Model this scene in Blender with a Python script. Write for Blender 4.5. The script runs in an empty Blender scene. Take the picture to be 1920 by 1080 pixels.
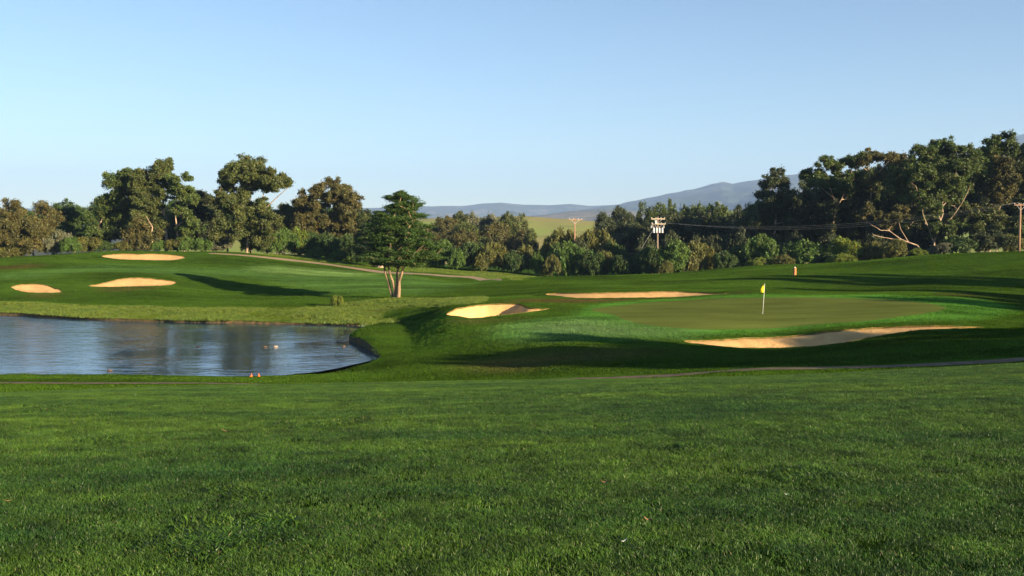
import bpy, math, random
import numpy as np
from mathutils import Vector
from mathutils.geometry import delaunay_2d_cdt

# ------------------------------------------------------------------ camera, sky, sun, exposure
sc = bpy.context.scene
COL = sc.collection
FPX = 1867.0                      # focal length in pixels of the 1920 px wide photograph
HOR = 430.0                       # row of the eye level
TH = math.atan((540.0 - HOR) / FPX)
CT, ST = math.cos(TH), math.sin(TH)

cam = bpy.data.cameras.new('camera')
cam.sensor_width = 36.0
cam.lens = FPX / 1920.0 * 36.0
cam.clip_start = 0.1
cam.clip_end = 40000.0
camo = bpy.data.objects.new('camera', cam)
camo.rotation_euler = (math.pi / 2 - TH, 0, 0)
COL.objects.link(camo)
sc.camera = camo

SUN_EL = math.radians(13.5)
SUN_AZ = math.radians(128.0)      # clockwise from the viewing direction: behind the camera, to the right
SUNV = Vector((math.sin(SUN_AZ) * math.cos(SUN_EL), math.cos(SUN_AZ) * math.cos(SUN_EL), math.sin(SUN_EL)))

world = bpy.data.worlds.new('World')
sc.world = world
world.use_nodes = True
wn = world.node_tree.nodes
sky = wn.new('ShaderNodeTexSky')
sky.sky_type = 'NISHITA'
sky.sun_disc = False
sky.sun_elevation = SUN_EL
sky.sun_rotation = SUN_AZ
sky.altitude = 50
sky.air_density = 0.88
sky.dust_density = 0.0
sky.ozone_density = 2.4
world.node_tree.links.new(sky.outputs[0], wn['Background'].inputs[0])
wn['Background'].inputs[1].default_value = 0.05

sun = bpy.data.lights.new('sun', 'SUN')
sun.energy = 5.0
sun.angle = math.radians(0.53)
sun.color = (1.0, 0.80, 0.53)
suno = bpy.data.objects.new('sun', sun)
suno.rotation_euler = SUNV.to_track_quat('Z', 'Y').to_euler()
COL.objects.link(suno)

sc.view_settings.view_transform = 'Standard'
sc.view_settings.look = 'None'
sc.view_settings.gamma = 1.0
sc.view_settings.use_curve_mapping = False
sc.view_settings.exposure = 1.9
sc.cycles.max_bounces = 5
sc.cycles.diffuse_bounces = 2
sc.cycles.glossy_bounces = 2
sc.cycles.transmission_bounces = 2
sc.cycles.transparent_max_bounces = 4
sc.cycles.volume_bounces = 0
sc.cycles.caustics_reflective = False
sc.cycles.caustics_refractive = False

# ------------------------------------------------------------------ helpers
rng = np.random.default_rng(7)


def W(py):
    """slope z / y of the line of sight through image row py"""
    t = (540.0 - py) / FPX
    return (t * CT - ST) / (CT + t * ST)


def U(px, py=HOR):
    return (px - 960.0) / FPX * (CT - ST * W(py))


def tag(o, label=None, cat=None, group=None, kind=None):
    if label: o['label'] = label
    if cat: o['category'] = cat
    if group: o['group'] = group
    if kind: o['kind'] = kind
    return o


def mesh(name, verts, faces, col=None, smooth=False, mats=()):
    """fast mesh from numpy arrays; faces: (n,3) or (n,4) array"""
    verts = np.asarray(verts, dtype=np.float32).reshape(-1, 3)
    faces = np.asarray(faces, dtype=np.int32)
    m = bpy.data.meshes.new(name)
    m.vertices.add(len(verts)); m.vertices.foreach_set('co', verts.ravel())
    n, k = faces.shape
    m.loops.add(n * k); m.loops.foreach_set('vertex_index', faces.ravel())
    m.polygons.add(n)
    m.polygons.foreach_set('loop_start', np.arange(0, n * k, k, dtype=np.int32))
    try:
        m.polygons.foreach_set('loop_total', np.full(n, k, dtype=np.int32))
    except Exception:
        pass
    if smooth:
        m.polygons.foreach_set('use_smooth', np.ones(n, dtype=bool))
    m.update(calc_edges=True)
    if col is not None:
        c = np.ones((len(verts), 4), dtype=np.float32)
        c[:, :3] = col
        a = m.color_attributes.new('tint', 'FLOAT_COLOR', 'POINT')
        a.data.foreach_set('color', c.ravel())
    for mt in mats:
        m.materials.append(mt)
    return m


def obj(name, m, parent=None, loc=None):
    o = bpy.data.objects.new(name, m)
    COL.objects.link(o)
    if parent is not None: o.parent = parent
    if loc is not None: o.location = loc
    return o


def empty(name, loc):
    o = bpy.data.objects.new(name, None)
    o.empty_display_size = 0.5
    COL.objects.link(o)
    o.location = loc
    return o


class MB:
    """collects quads / triangles as quads"""
    def __init__(s): s.v = []; s.f = []; s.c = []
    def add(s, v, f, c=None):
        b = len(s.v); s.v += [tuple(x) for x in v]; s.f += [tuple(b + i for i in q) for q in f]
        if c is not None: s.c += [c] * len(v)
    def box(s, c, d, c_=None):
        x, y, z = c; a, b, h = d[0] / 2, d[1] / 2, d[2] / 2
        v = [(x + i * a, y + j * b, z + k * h) for k in (-1, 1) for j in (-1, 1) for i in (-1, 1)]
        s.add(v, [(0, 2, 3, 1), (4, 5, 7, 6), (0, 1, 5, 4), (2, 6, 7, 3), (0, 4, 6, 2), (1, 3, 7, 5)], c_)
    def tube(s, pts, rad, n=8, cap=True, c_=None):
        pts = [Vector(p) for p in pts]
        if not hasattr(rad, '__len__'): rad = [rad] * len(pts)
        b = len(s.v); fr = None
        for i, p in enumerate(pts):
            d = (pts[min(i + 1, len(pts) - 1)] - pts[max(i - 1, 0)])
            d = d.normalized() if d.length > 1e-9 else Vector((0, 0, 1))
            if fr is None:
                fr = d.orthogonal().normalized()
            else:
                fr = (fr - d * fr.dot(d))
                fr = fr.normalized() if fr.length > 1e-6 else d.orthogonal().normalized()
            e = d.cross(fr)
            for k in range(n):
                a = 2 * math.pi * k / n
                s.v.append(tuple(p + (fr * math.cos(a) + e * math.sin(a)) * rad[i]))
                if c_ is not None: s.c.append(c_)
        for i in range(len(pts) - 1):
            for k in range(n):
                k2 = (k + 1) % n
                s.f.append((b + i * n + k, b + i * n + k2, b + (i + 1) * n + k2, b + (i + 1) * n + k))
        if cap:
            s.f.append(tuple(b + k for k in reversed(range(n))))
            s.f.append(tuple(b + (len(pts) - 1) * n + k for k in range(n)))
    def lathe(s, prof, c=(0, 0, 0), n=14):
        s.tube([(c[0], c[1], c[2] + z) for r, z in prof], [max(r, 1e-4) for r, z in prof], n)
    def build(s, name, mat, parent=None, smooth=False, loc=None):
        m = bpy.data.meshes.new(name)
        m.from_pydata(s.v, [], s.f)
        if smooth: m.polygons.foreach_set('use_smooth', np.ones(len(m.polygons), dtype=bool))
        m.update(); m.materials.append(mat)
        return obj(name, m, parent, loc)


# ------------------------------------------------------------------ materials
def mat_new(name):
    m = bpy.data.materials.new(name); m.use_nodes = True
    nt = m.node_tree; nt.nodes.clear()
    out = nt.nodes.new('ShaderNodeOutputMaterial')
    return m, nt, out


def nd(nt, t, **kw):
    n = nt.nodes.new(t)
    for k, v in kw.items():
        if k.startswith('i_'):
            n.inputs[k[2:].replace('_', ' ')].default_value = v
        else:
            setattr(n, k, v)
    return n


def L(nt, a, b): nt.links.new(a, b)


def noise(nt, vec, scale, detail=3, rough=0.55, sx=(1, 1, 1)):
    if sx != (1, 1, 1):
        mp = nd(nt, 'ShaderNodeMapping'); mp.inputs['Scale'].default_value = sx
        L(nt, vec, mp.inputs['Vector']); vec = mp.outputs[0]
    n = nd(nt, 'ShaderNodeTexNoise'); n.inputs['Scale'].default_value = scale
    n.inputs['Detail'].default_value = detail; n.inputs['Roughness'].default_value = rough
    L(nt, vec, n.inputs['Vector'])
    return n


def maprange(nt, v, a, b, c, d):
    n = nd(nt, 'ShaderNodeMapRange')
    n.inputs[1].default_value = a; n.inputs[2].default_value = b
    n.inputs[3].default_value = c; n.inputs[4].default_value = d
    L(nt, v, n.inputs[0]); return n.outputs[0]


def scale_col(nt, c, f):
    n = nd(nt, 'ShaderNodeVectorMath', operation='SCALE')
    L(nt, c, n.inputs[0]); L(nt, f, n.inputs['Scale']); return n.outputs[0]


def mul(nt, a, b):
    n = nd(nt, 'ShaderNodeMath', operation='MULTIPLY'); L(nt, a, n.inputs[0])
    if isinstance(b, (int, float)): n.inputs[1].default_value = b
    else: L(nt, b, n.inputs[1])
    return n.outputs[0]


def mat_turf(name, use_attr=True, color=(0.06, 0.1, 0.02), streak=0.45, grain=0.5, bump=0.05):
    m, nt, out = mat_new(name)
    geo = nd(nt, 'ShaderNodeNewGeometry'); P = geo.outputs['Position']
    if use_attr:
        a = nd(nt, 'ShaderNodeAttribute', attribute_name='tint'); c = a.outputs['Color']
    else:
        a = nd(nt, 'ShaderNodeRGB'); a.outputs[0].default_value = (*color, 1); c = a.outputs[0]
    n1 = noise(nt, P, 0.35, 4, 0.6, (0.45, 1.6, 1))      # drawn-out mowing and wear
    n2 = noise(nt, P, 9.0, 3, 0.7)
    n3 = noise(nt, P, 0.05, 3, 0.5)
    f = mul(nt, maprange(nt, n1.outputs[0], 0.3, 0.7, 1 - streak, 1 + streak), maprange(nt, n2.outputs[0], 0.25, 0.75, 1 - grain, 1 + grain))
    f = mul(nt, f, maprange(nt, n3.outputs[0], 0.3, 0.7, 0.8, 1.2))
    c = scale_col(nt, c, f)
    # dry thatch showing through in places
    n4 = noise(nt, P, 0.22, 5, 0.65, (0.6, 1.3, 1))
    mx = nd(nt, 'ShaderNodeMix', data_type='RGBA')
    L(nt, maprange(nt, n4.outputs[0], 0.60, 0.78, 0.0, 0.55), mx.inputs[0])
    L(nt, c, mx.inputs[6]); mx.inputs[7].default_value = (0.085, 0.075, 0.025, 1)
    b = nd(nt, 'ShaderNodeBsdfPrincipled'); b.inputs['Roughness'].default_value = 0.75
    b.inputs['Specular IOR Level'].default_value = 0.0
    L(nt, mx.outputs[2], b.inputs['Base Color'])
    bp = nd(nt, 'ShaderNodeBump'); bp.inputs['Distance'].default_value = bump; bp.inputs['Strength'].default_value = 0.8
    n5 = noise(nt, P, 14.0, 4, 0.75)
    L(nt, n5.outputs[0], bp.inputs['Height']); L(nt, bp.outputs[0], b.inputs['Normal'])
    L(nt, b.outputs[0], out.inputs[0])
    return m


def mat_grass_blades(name, c_lo, c_hi, dry=(0.17, 0.13, 0.05), rough=0.45, patch=0.5, bands=False):
    m, nt, out = mat_new(name)
    geo = nd(nt, 'ShaderNodeNewGeometry')
    a = nd(nt, 'ShaderNodeAttribute', attribute_name='tint')
    oi = nd(nt, 'ShaderNodeObjectInfo')
    n1 = noise(nt, geo.outputs['Position'], 0.75, 4, 0.6, (0.35, 1, 1) if bands else (1, 1, 1))
    n2 = noise(nt, geo.outputs['Position'], 2.6, 3, 0.6)
    mx = nd(nt, 'ShaderNodeMix', data_type='RGBA')
    L(nt, maprange(nt, n1.outputs[0], 0.34, 0.66, 0, 1), mx.inputs[0])
    mx.inputs[6].default_value = (*c_lo, 1); mx.inputs[7].default_value = (*c_hi, 1)
    sep = nd(nt, 'ShaderNodeSeparateColor'); L(nt, a.outputs['Color'], sep.inputs[0])
    mx2 = nd(nt, 'ShaderNodeMix', data_type='RGBA')
    L(nt, sep.outputs[1], mx2.inputs[0]); L(nt, mx.outputs[2], mx2.inputs[6]); mx2.inputs[7].default_value = (*dry, 1)
    f = mul(nt, sep.outputs[0], maprange(nt, n2.outputs[0], 0.3, 0.7, 1 - patch * 0.6, 1 + patch * 0.6))
    c = scale_col(nt, mx2.outputs[2], f)
    b = nd(nt, 'ShaderNodeBsdfPrincipled'); b.inputs['Roughness'].default_value = rough
    b.inputs['Specular IOR Level'].default_value = 0.4
    L(nt, c, b.inputs['Base Color'])
    t = nd(nt, 'ShaderNodeBsdfTranslucent'); L(nt, c, t.inputs[0])
    ms = nd(nt, 'ShaderNodeMixShader'); ms.inputs[0].default_value = 0.3
    L(nt, b.outputs[0], ms.inputs[1]); L(nt, t.outputs[0], ms.inputs[2])
    L(nt, ms.outputs[0], out.inputs[0])
    return m


def mat_leaf(name, col, hue=0.0, trans=0.22, rough=0.55, spec=0.3):
    m, nt, out = mat_new(name)
    a = nd(nt, 'ShaderNodeAttribute', attribute_name='tint')
    rgb = nd(nt, 'ShaderNodeMix', data_type='RGBA', blend_type='MULTIPLY'); rgb.inputs[0].default_value = 1
    L(nt, a.outputs['Color'], rgb.inputs[6]); rgb.inputs[7].default_value = (*col, 1)
    b = nd(nt, 'ShaderNodeBsdfPrincipled'); b.inputs['Roughness'].default_value = rough
    b.inputs['Specular IOR Level'].default_value = spec
    L(nt, rgb.outputs[2], b.inputs['Base Color'])
    t = nd(nt, 'ShaderNodeBsdfTranslucent'); L(nt, rgb.outputs[2], t.inputs[0])
    ms = nd(nt, 'ShaderNodeMixShader'); ms.inputs[0].default_value = trans
    L(nt, b.outputs[0], ms.inputs[1]); L(nt, t.outputs[0], ms.inputs[2])
    L(nt, ms.outputs[0], out.inputs[0])
    return m


def mat_noisy(name, c1, c2, scale=4.0, rough=0.85, bump=0.02, sx=(1, 1, 1), spec=0.2, bscale=None, detail=4):
    m, nt, out = mat_new(name)
    tc = nd(nt, 'ShaderNodeNewGeometry')
    n = noise(nt, tc.outputs['Position'], scale, detail, 0.6, sx)
    mx = nd(nt, 'ShaderNodeMix', data_type='RGBA')
    L(nt, maprange(nt, n.outputs[0], 0.3, 0.7, 0, 1), mx.inputs[0])
    mx.inputs[6].default_value = (*c1, 1); mx.inputs[7].default_value = (*c2, 1)
    b = nd(nt, 'ShaderNodeBsdfPrincipled'); b.inputs['Roughness'].default_value = rough
    b.inputs['Specular IOR Level'].default_value = spec
    L(nt, mx.outputs[2], b.inputs['Base Color'])
    if bump:
        bp = nd(nt, 'ShaderNodeBump'); bp.inputs['Distance'].default_value = bump
        n2 = noise(nt, tc.outputs['Position'], bscale or scale * 2, 4, 0.6, sx)
        L(nt, n2.outputs[0], bp.inputs['Height']); L(nt, bp.outputs[0], b.inputs['Normal'])
    L(nt, b.outputs[0], out.inputs[0])
    return m


def mat_plain(name, c, rough=0.6, metal=0.0, spec=0.4):
    m = mat_noisy(name, tuple(x * 0.88 for x in c), tuple(min(1, x * 1.1) for x in c), 9.0, rough, 0.0, spec=spec)
    m.node_tree.nodes['Principled BSDF'].inputs['Metallic'].default_value = metal
    return m


M_TURF = mat_turf('turf')
M_GREEN = mat_turf('putting green turf', False, (0.112, 0.138, 0.030), streak=0.2, grain=0.15, bump=0.008)
M_SAND = mat_noisy('bunker sand', (0.50, 0.298, 0.122), (0.64, 0.398, 0.172), 1.2, 0.95, 0.05, (1, 1, 1), 0.0, 5.0, 6)
M_SOIL = mat_noisy('bare soil', (0.035, 0.042, 0.014), (0.17, 0.11, 0.05), 2.5, 0.95, 0.06)
M_LIP = mat_noisy('bunker lip', (0.05, 0.07, 0.018), (0.24, 0.15, 0.06), 2.0, 0.95, 0.05, spec=0.0)
M_PATH = mat_noisy('cart path', (0.13, 0.097, 0.072), (0.24, 0.175, 0.125), 1.6, 0.9, 0.02, spec=0.0)  # base colours lowered so that shadow on the path is part of them
M_DIRT = mat_noisy('dirt track', (0.24, 0.17, 0.10), (0.34, 0.24, 0.15), 1.0, 0.95, 0.03)
M_BARK_E = mat_noisy('eucalyptus bark', (0.20, 0.13, 0.085), (0.46, 0.35, 0.25), 1.6, 0.85, 0.04, (1, 1, 0.35))
M_BARK_P = mat_noisy('pale bark', (0.24, 0.165, 0.11), (0.46, 0.34, 0.24), 1.4, 0.85, 0.03, (1, 1, 0.35))
M_BARK_D = mat_noisy('dark bark', (0.07, 0.05, 0.035), (0.15, 0.11, 0.08), 2.5, 0.9, 0.04, (1, 1, 0.35))
M_BARK_C = mat_noisy('cypress bark', (0.15, 0.10, 0.06), (0.34, 0.24, 0.14), 3.0, 0.9, 0.08, (1.2, 1.2, 0.22))
M_WOOD = mat_noisy('weathered pole wood', (0.22, 0.13, 0.08), (0.36, 0.23, 0.15), 2.0, 0.85, 0.01, (3, 3, 0.3))
M_WOODG = mat_noisy('silvered pole wood', (0.17, 0.125, 0.09), (0.28, 0.215, 0.16), 2.0, 0.85, 0.01, (3, 3, 0.3))
M_CREAM = mat_plain('painted crossarm', (0.58, 0.47, 0.33), 0.7)
M_GREYM = mat_plain('grey enamel', (0.55, 0.55, 0.56), 0.4)
M_WHITE = mat_plain('white paint', (0.8, 0.8, 0.78), 0.5)

# ------------------------------------------------------------------ terrain height
def near(crest_py, yc=25.0):
    w = W(crest_py); b = 1.65 / yc ** 2; a = -w - 3.3 / yc
    return [(y, -1.65 - a * y - b * y * y) for y in (-12, -6, 0, 4, 8, 12, 16, 20, 25)]


def col(px, crest, pts):
    out = near(crest)
    for y, v in pts:
        out.append((y, v if v < 100 else W(v) * y))
    return px, out


COLS = [
    col(-900, 742, [(33, -5.8), (40, -6.8), (47, -7.4), (54, -7.9), (88, -7.4), (98, -7.3), (108, -6.2), (130, -5.2), (145, -5.0), (160, -5.2), (220, -8), (300, -12), (440, -16)]),
    col(-250, 741, [(33, -5.8), (40, -6.8), (44, 728), (49, 717), (54, 705), (93, -7.8), (100, 572), (106, 550), (118, 520), (130, 506), (142, 494), (147, 492), (160, -5.0), (220, -8), (300, -12), (440, -16)]),
    col(65, 736, [(33, -5.75), (40, -6.75), (44, 725.5), (49, 716), (54, 705), (91.2, -7.8), (97, 573), (103, 553), (104.5, 550), (108.3, 532), (118, 515), (130, 498), (140, 484), (145, 480.5), (155, -4.2), (175, -5), (220, -8), (300, -12), (440, -16)]),
    col(250, 729, [(33, -5.75), (40, -6.7), (44, 725), (49, 716), (54, 705.5), (87.3, -7.8), (95, 575.5), (102, 552), (108, 538.5), (112.5, 521), (120, 512), (130, 500), (140, 488.5), (144.5, 475.5), (149, 471.5), (160, -3.6), (180, -4.5), (220, -7.5), (300, -12), (440, -15)]),
    col(420, 725, [(33, -5.7), (40, -6.65), (44, 724), (49, 716), (54, 706), (86, -7.8), (94, 576), (104, 557), (114, 536), (124, 516), (134, 500), (144, 482), (150, 475), (153, 473), (163, -3.8), (180, -4.6), (220, -7.5), (300, -12), (440, -15)]),
    col(600, 722.5, [(33, -5.65), (40, -6.65), (46, 722), (49, 716), (54, 703), (60, 691), (84, -7.8), (92, 578), (97, 569), (110, 548), (122, 530), (135, 512), (148, 494), (160, 484), (175, -4.7), (220, -7.5), (300, -12), (440, -15)]),
    col(700, 721.5, [(33, -5.6), (40, -6.55), (46, 722), (50, 714), (55, 698), (61, 676), (63.5, -7.74), (70, 625), (77, 609), (84, -7.8), (92, 578), (98, 561), (112, 541), (135, 516), (142, 508), (150, 500.5), (165, -5.5), (220, -8.5), (300, -13), (440, -16)]),
    col(760, 720.5, [(33, -5.55), (40, -6.5), (46, 721), (50, 710), (55, 692), (60, 670), (66, 643), (72, 621), (78, 603), (85, 590), (92, 574), (98, 558), (104, 551.5), (112, 541.5), (122, 527.5), (135, 515), (143, 509.5), (152, 502), (168, -5.9), (220, -8.5), (300, -13), (440, -16)]),
    col(860, 718, [(33, -5.5), (40, -6.5), (45, -7.12), (50, 703), (56, 678), (61, 649), (66, 618), (70, 598), (75, 575.5), (77, 572.5), (85, 571), (92, 563), (98, 557), (106, 546), (112, 539), (118, -6.6), (127, 531), (140, 518), (150, 514), (158, 507), (175, -6.6), (220, -9), (300, -13), (440, -16)]),
    col(960, 715.5, [(33, -5.4), (40, -6.4), (45, -7.02), (52, 688), (57, 659), (62, 628), (67, 606), (71, 593), (77.5, 568.5), (80, 566), (87, 562), (100, 548), (115, 532), (125, 520.5), (132, -6.5), (142, -7.1), (158, 512), (175, -7.4), (220, -10), (300, -13), (440, -16)]),
    col(1100, 711.5, [(33, -5.3), (40, -6.3), (44, -6.75), (50, 679), (57, 642), (64, 612), (71, 590), (78, 572), (84, 563.5), (88.5, 559.5), (92.5, 548.5), (100, 541), (115, 527), (128, 518.5), (136, -6.6), (150, -7.5), (220, -10), (300, -13), (440, -16)]),
    col(1250, 707, [(33, -5.15), (39, -5.95), (43, -6.45), (50, 671), (55, 650), (59, 634), (64, 610), (71, 589), (79, 569), (84, 561.5), (88.5, 558), (92.5, 546), (100, 540), (115, 525), (130, 513), (138, -6.3), (160, -8), (220, -10.5), (300, -13), (440, -16)]),
    col(1430, 702, [(33, -4.95), (41, 697), (46, 681), (52, 665), (56.5, 654.5), (60, 632), (63, 618), (71, 588), (83, 557), (86, 551), (89.5, 543), (93, -5.85), (105, 529), (118, 512), (128, 502), (134, 499), (142, -5.6), (160, -7.5), (220, -10), (300, -13), (440, -16)]),
    col(1600, 697, [(33, -4.85), (41, 690), (46, 672), (51, 655), (55.5, 641), (59.5, 616.5), (63, 607), (71, 585), (82, 560), (86, 553.5), (90, 548), (97, 541), (105, 525), (115, 506), (122, 495.5), (127, 491), (137, -4.7), (160, -6.5), (220, -9), (300, -13), (440, -16)]),
    col(1770, 690, [(33, -4.6), (41, 681), (47, 655), (52, 633), (55.5, 618.5), (58.5, 610.5), (65, 597), (72, 578), (82, 558), (95, 535), (105, 517), (112, 500), (119, 486), (125, 477), (136, -3.4), (160, -5), (220, -8), (300, -13), (440, -16)]),
    col(1920, 683, [(33, -4.45), (40.5, 673.5), (46, 645), (52, 620), (55, 614.5), (60, -5.95), (66, 600), (74, 580), (84, 558), (95, 535), (104, 515), (112, 495), (118, 480.5), (123, 473), (136, -3.0), (160, -4.5), (220, -7), (300, -13), (440, -16)]),
    col(2400, 668, [(33, -3.9), (41, -4.3), (55, -4.3), (74, -4.6), (95, -4.2), (118, -2.4), (125, -2.0), (160, -3.2), (220, -6), (300, -13), (440, -16)]),
    col(3400, 655, [(33, -3.2), (55, -3.4), (95, -3.0), (125, -1.6), (160, -3), (220, -6), (300, -13), (440, -16)]),
]


def pchip_slopes(x, y):
    h = np.diff(x); d = np.diff(y, axis=0) / h.reshape((-1,) + (1,) * (y.ndim - 1))
    m = np.zeros_like(y)
    h0 = h[:-1].reshape((-1,) + (1,) * (y.ndim - 1)); h1 = h[1:].reshape((-1,) + (1,) * (y.ndim - 1))
    w1 = 2 * h1 + h0; w2 = h1 + 2 * h0
    ok = d[:-1] * d[1:] > 0
    with np.errstate(divide='ignore', invalid='ignore'):
        hm = (w1 + w2) / (w1 / d[:-1] + w2 / d[1:])
    m[1:-1] = np.where(ok, hm, 0)
    m[0] = d[0]; m[-1] = d[-1]
    return m


def herm(t, y0, y1, m0, m1, h):
    t2 = t * t; t3 = t2 * t
    return (2 * t3 - 3 * t2 + 1) * y0 + (t3 - 2 * t2 + t) * h * m0 + (-2 * t3 + 3 * t2) * y1 + (t3 - t2) * h * m1


YT = np.arange(-12, 440.01, 0.25)
TAB = []
for px, pts in COLS:
    x = np.array([p[0] for p in pts], float); y = np.array([p[1] for p in pts], float)
    m = pchip_slopes(x, y)
    i = np.clip(np.searchsorted(x, YT, 'right') - 1, 0, len(x) - 2)
    hh = x[i + 1] - x[i]
    TAB.append(herm((YT - x[i]) / hh, y[i], y[i + 1], m[i], m[i + 1], hh))
TAB = np.array(TAB)
# soften the kinks of the profiles a little
ker = np.exp(-0.5 * (np.arange(-6, 7) / 2.4) ** 2); ker /= ker.sum()
TAB = np.array([np.convolve(np.pad(r, 6, mode='edge'), ker, 'valid') for r in TAB])
UC = np.array([U(px, 540) for px, _ in COLS])
TABM = pchip_slopes(UC, TAB)
_r = np.random.default_rng(3)
WV = [(_r.uniform(0.15, 0.7), _r.uniform(0, 6.28), _r.uniform(0, 6.28)) for _ in range(14)]


def height(X, Y):
    X = np.asarray(X, float); Y = np.asarray(Y, float)
    u = np.clip(X / np.maximum(Y, 24.0), UC[0], UC[-1] - 1e-6)
    fy = np.clip((Y + 12) / 0.25, 0, len(YT) - 1.001); iy = fy.astype(int); ty = fy - iy
    ic = np.clip(np.searchsorted(UC, u, 'right') - 1, 0, len(UC) - 2)
    g = lambda T, k: T[ic + k, iy] * (1 - ty) + T[ic + k, iy + 1] * ty
    h = UC[ic + 1] - UC[ic]
    z = herm((u - UC[ic]) / h, g(TAB, 0), g(TAB, 1), g(TABM, 0), g(TABM, 1), h)
    und = sum(np.sin(k * (X * math.cos(a) + Y * math.sin(a)) + p) / (1 + k * 6) for k, a, p in WV)
    amp = 0.055 * np.clip((Y - 8) / 25, 0.25, 1)
    return z + und * amp


def hit(px, py, ymin=30.0, ymax=300.0):
    """ground point seen at a pixel of the photograph"""
    ys = np.arange(ymin, ymax, 0.1); u = U(px, py); w = W(py)
    d = w * ys - height(u * ys, ys)
    k = np.argmax(d <= 0) if np.any(d <= 0) else int(np.argmin(d))
    y = ys[k]
    return u * y, y


def plane_pt(px, py, z):
    y = z / W(py); return U(px, py) * y, y


def resample(poly, step, closed=True):
    """Catmull-Rom through the points, then an even spacing"""
    p = np.array(poly, float); n = len(p); out = []
    for i in range(n if closed else n - 1):
        if closed: a, b, c, d = p[(i - 1) % n], p[i], p[(i + 1) % n], p[(i + 2) % n]
        else: a, b, c, d = p[max(i - 1, 0)], p[i], p[i + 1], p[min(i + 2, n - 1)]
        k = max(2, int(np.linalg.norm(c - b) / step))
        t = np.linspace(0, 1, k, endpoint=False)[:, None]
        out.append(0.5 * (2 * b + (c - a) * t + (2 * a - 5 * b + 4 * c - d) * t ** 2 + (3 * b - a - 3 * c + d) * t ** 3))
    out = np.concatenate(out)
    if not closed: out = np.vstack([out, p[-1:]])
    return out


def inside(poly, X, Y):
    X = np.asarray(X); Y = np.asarray(Y); r = np.zeros(X.shape, bool)
    bb = (X > poly[:, 0].min()) & (X < poly[:, 0].max()) & (Y > poly[:, 1].min()) & (Y < poly[:, 1].max())
    idx = np.nonzero(bb)[0]
    if len(idx) == 0: return r
    x = X[idx]; y = Y[idx]; c = np.zeros(len(idx), bool)
    x0, y0 = poly[:, 0], poly[:, 1]; x1, y1 = np.roll(x0, -1), np.roll(y0, -1)
    for a, b, e, f in zip(x0, y0, x1, y1):
        if b == f: continue
        k = ((b > y) != (f > y)) & (x < (e - a) * (y - b) / (f - b) + a)
        c ^= k
    r[idx] = c
    return r


def edge_dist(poly, X, Y):
    d = np.full(len(X), 1e9)
    a = poly; b = np.roll(poly, -1, axis=0)
    for (ax, ay), (bx, by) in zip(a, b):
        vx, vy = bx - ax, by - ay; l2 = vx * vx + vy * vy + 1e-12
        t = np.clip(((X - ax) * vx + (Y - ay) * vy) / l2, 0, 1)
        d = np.minimum(d, (X - ax - t * vx) ** 2 + (Y - ay - t * vy) ** 2)
    return np.sqrt(d)


def world_poly(pxs, step=0.6, ymin=30.0, closed=True, rag=0.0, seed=0):
    p = resample([hit(a, b, ymin) for a, b in pxs], step, closed)
    if rag:
        r = np.random.default_rng(seed); p = p + r.normal(0, rag, p.shape)
    return p


POND_Z = -8.0
pond_px = [(-500, 701), (-250, 702), (0, 703.5), (200, 704), (400, 705), (500, 704), (560, 701), (620, 693), (670, 682), (712, 671.5), (703, 663), (688, 654), (668, 644), (655, 637), (668, 628), (700, 619), (736, 611.5), (728, 609.5), (690, 611), (600, 609), (500, 607), (400, 605), (300, 603.5), (200, 600.5), (100, 596), (0, 591), (-250, 586), (-500, 584)]
POND = resample([plane_pt(a, b, POND_Z) for a, b in pond_px], 0.7)
POND = POND + np.random.default_rng(5).normal(0, 0.05, POND.shape)

BUNKERS = [
    ('long pale sand bunker on the hilltop below the tall eucalyptus', [(190, 481), (205, 477.5), (235, 476), (265, 476.5), (285, 476), (320, 477.5), (347, 481.5), (340, 485.5), (318, 488), (270, 487.5), (220, 486)], 100, 0.35),
    ('sand bunker with a steep lit face in the middle of the left slope', [(166, 536), (190, 532), (215, 525.5), (240, 521.5), (265, 521), (300, 524), (331, 529), (322, 534), (300, 536), (260, 537), (215, 538), (185, 538)], 95, 0.4),
    ('small oval sand bunker at the far left above the pond', [(20, 539), (35, 534.5), (60, 532.5), (80, 533.5), (95, 538), (115, 545), (112, 549), (85, 549.5), (55, 549), (35, 545)], 95, 0.35),
    ('sand bunker with its right half in shadow beside the pond', [(836, 588), (850, 582), (880, 574.5), (905, 571), (950, 569.5), (973, 570), (984, 575), (1000, 578.5), (1030, 579), (1010, 583), (960, 589), (925, 593), (895, 596.5), (870, 595), (845, 592)], 60, 1.25),
    ('long thin sand bunker behind the putting green', [(1022, 552.5), (1040, 550), (1090, 549.5), (1150, 548.5), (1210, 547.5), (1250, 546.5), (1300, 548), (1364, 549.5), (1330, 553), (1290, 555.5), (1200, 558), (1100, 559), (1060, 557)], 80, 0.3),
    ('long curving sand bunker in front of the putting green', [(1282, 640), (1330, 638), (1400, 634), (1480, 630), (1540, 623), (1600, 617.5), (1660, 613.5), (1740, 611), (1800, 612), (1845, 614), (1800, 616), (1700, 622), (1640, 632), (1580, 643), (1540, 648), (1440, 653), (1370, 651), (1310, 645.5)], 48, 0.55),
]
BPOLY = [world_poly(p, 0.35, ym, True, 0.035, i) for i, (_, p, ym, _) in enumerate(BUNKERS)]
green_px = [(1108, 580), (1150, 574), (1220, 567), (1320, 560.5), (1430, 558), (1550, 558), (1650, 561), (1720, 566), (1765, 574), (1772, 580), (1740, 587), (1680, 595), (1600, 604), (1500, 612), (1400, 617), (1300, 617), (1210, 609), (1165, 598), (1150, 590), (1120, 585)]
GREEN = world_poly(green_px, 0.6, 55)


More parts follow.
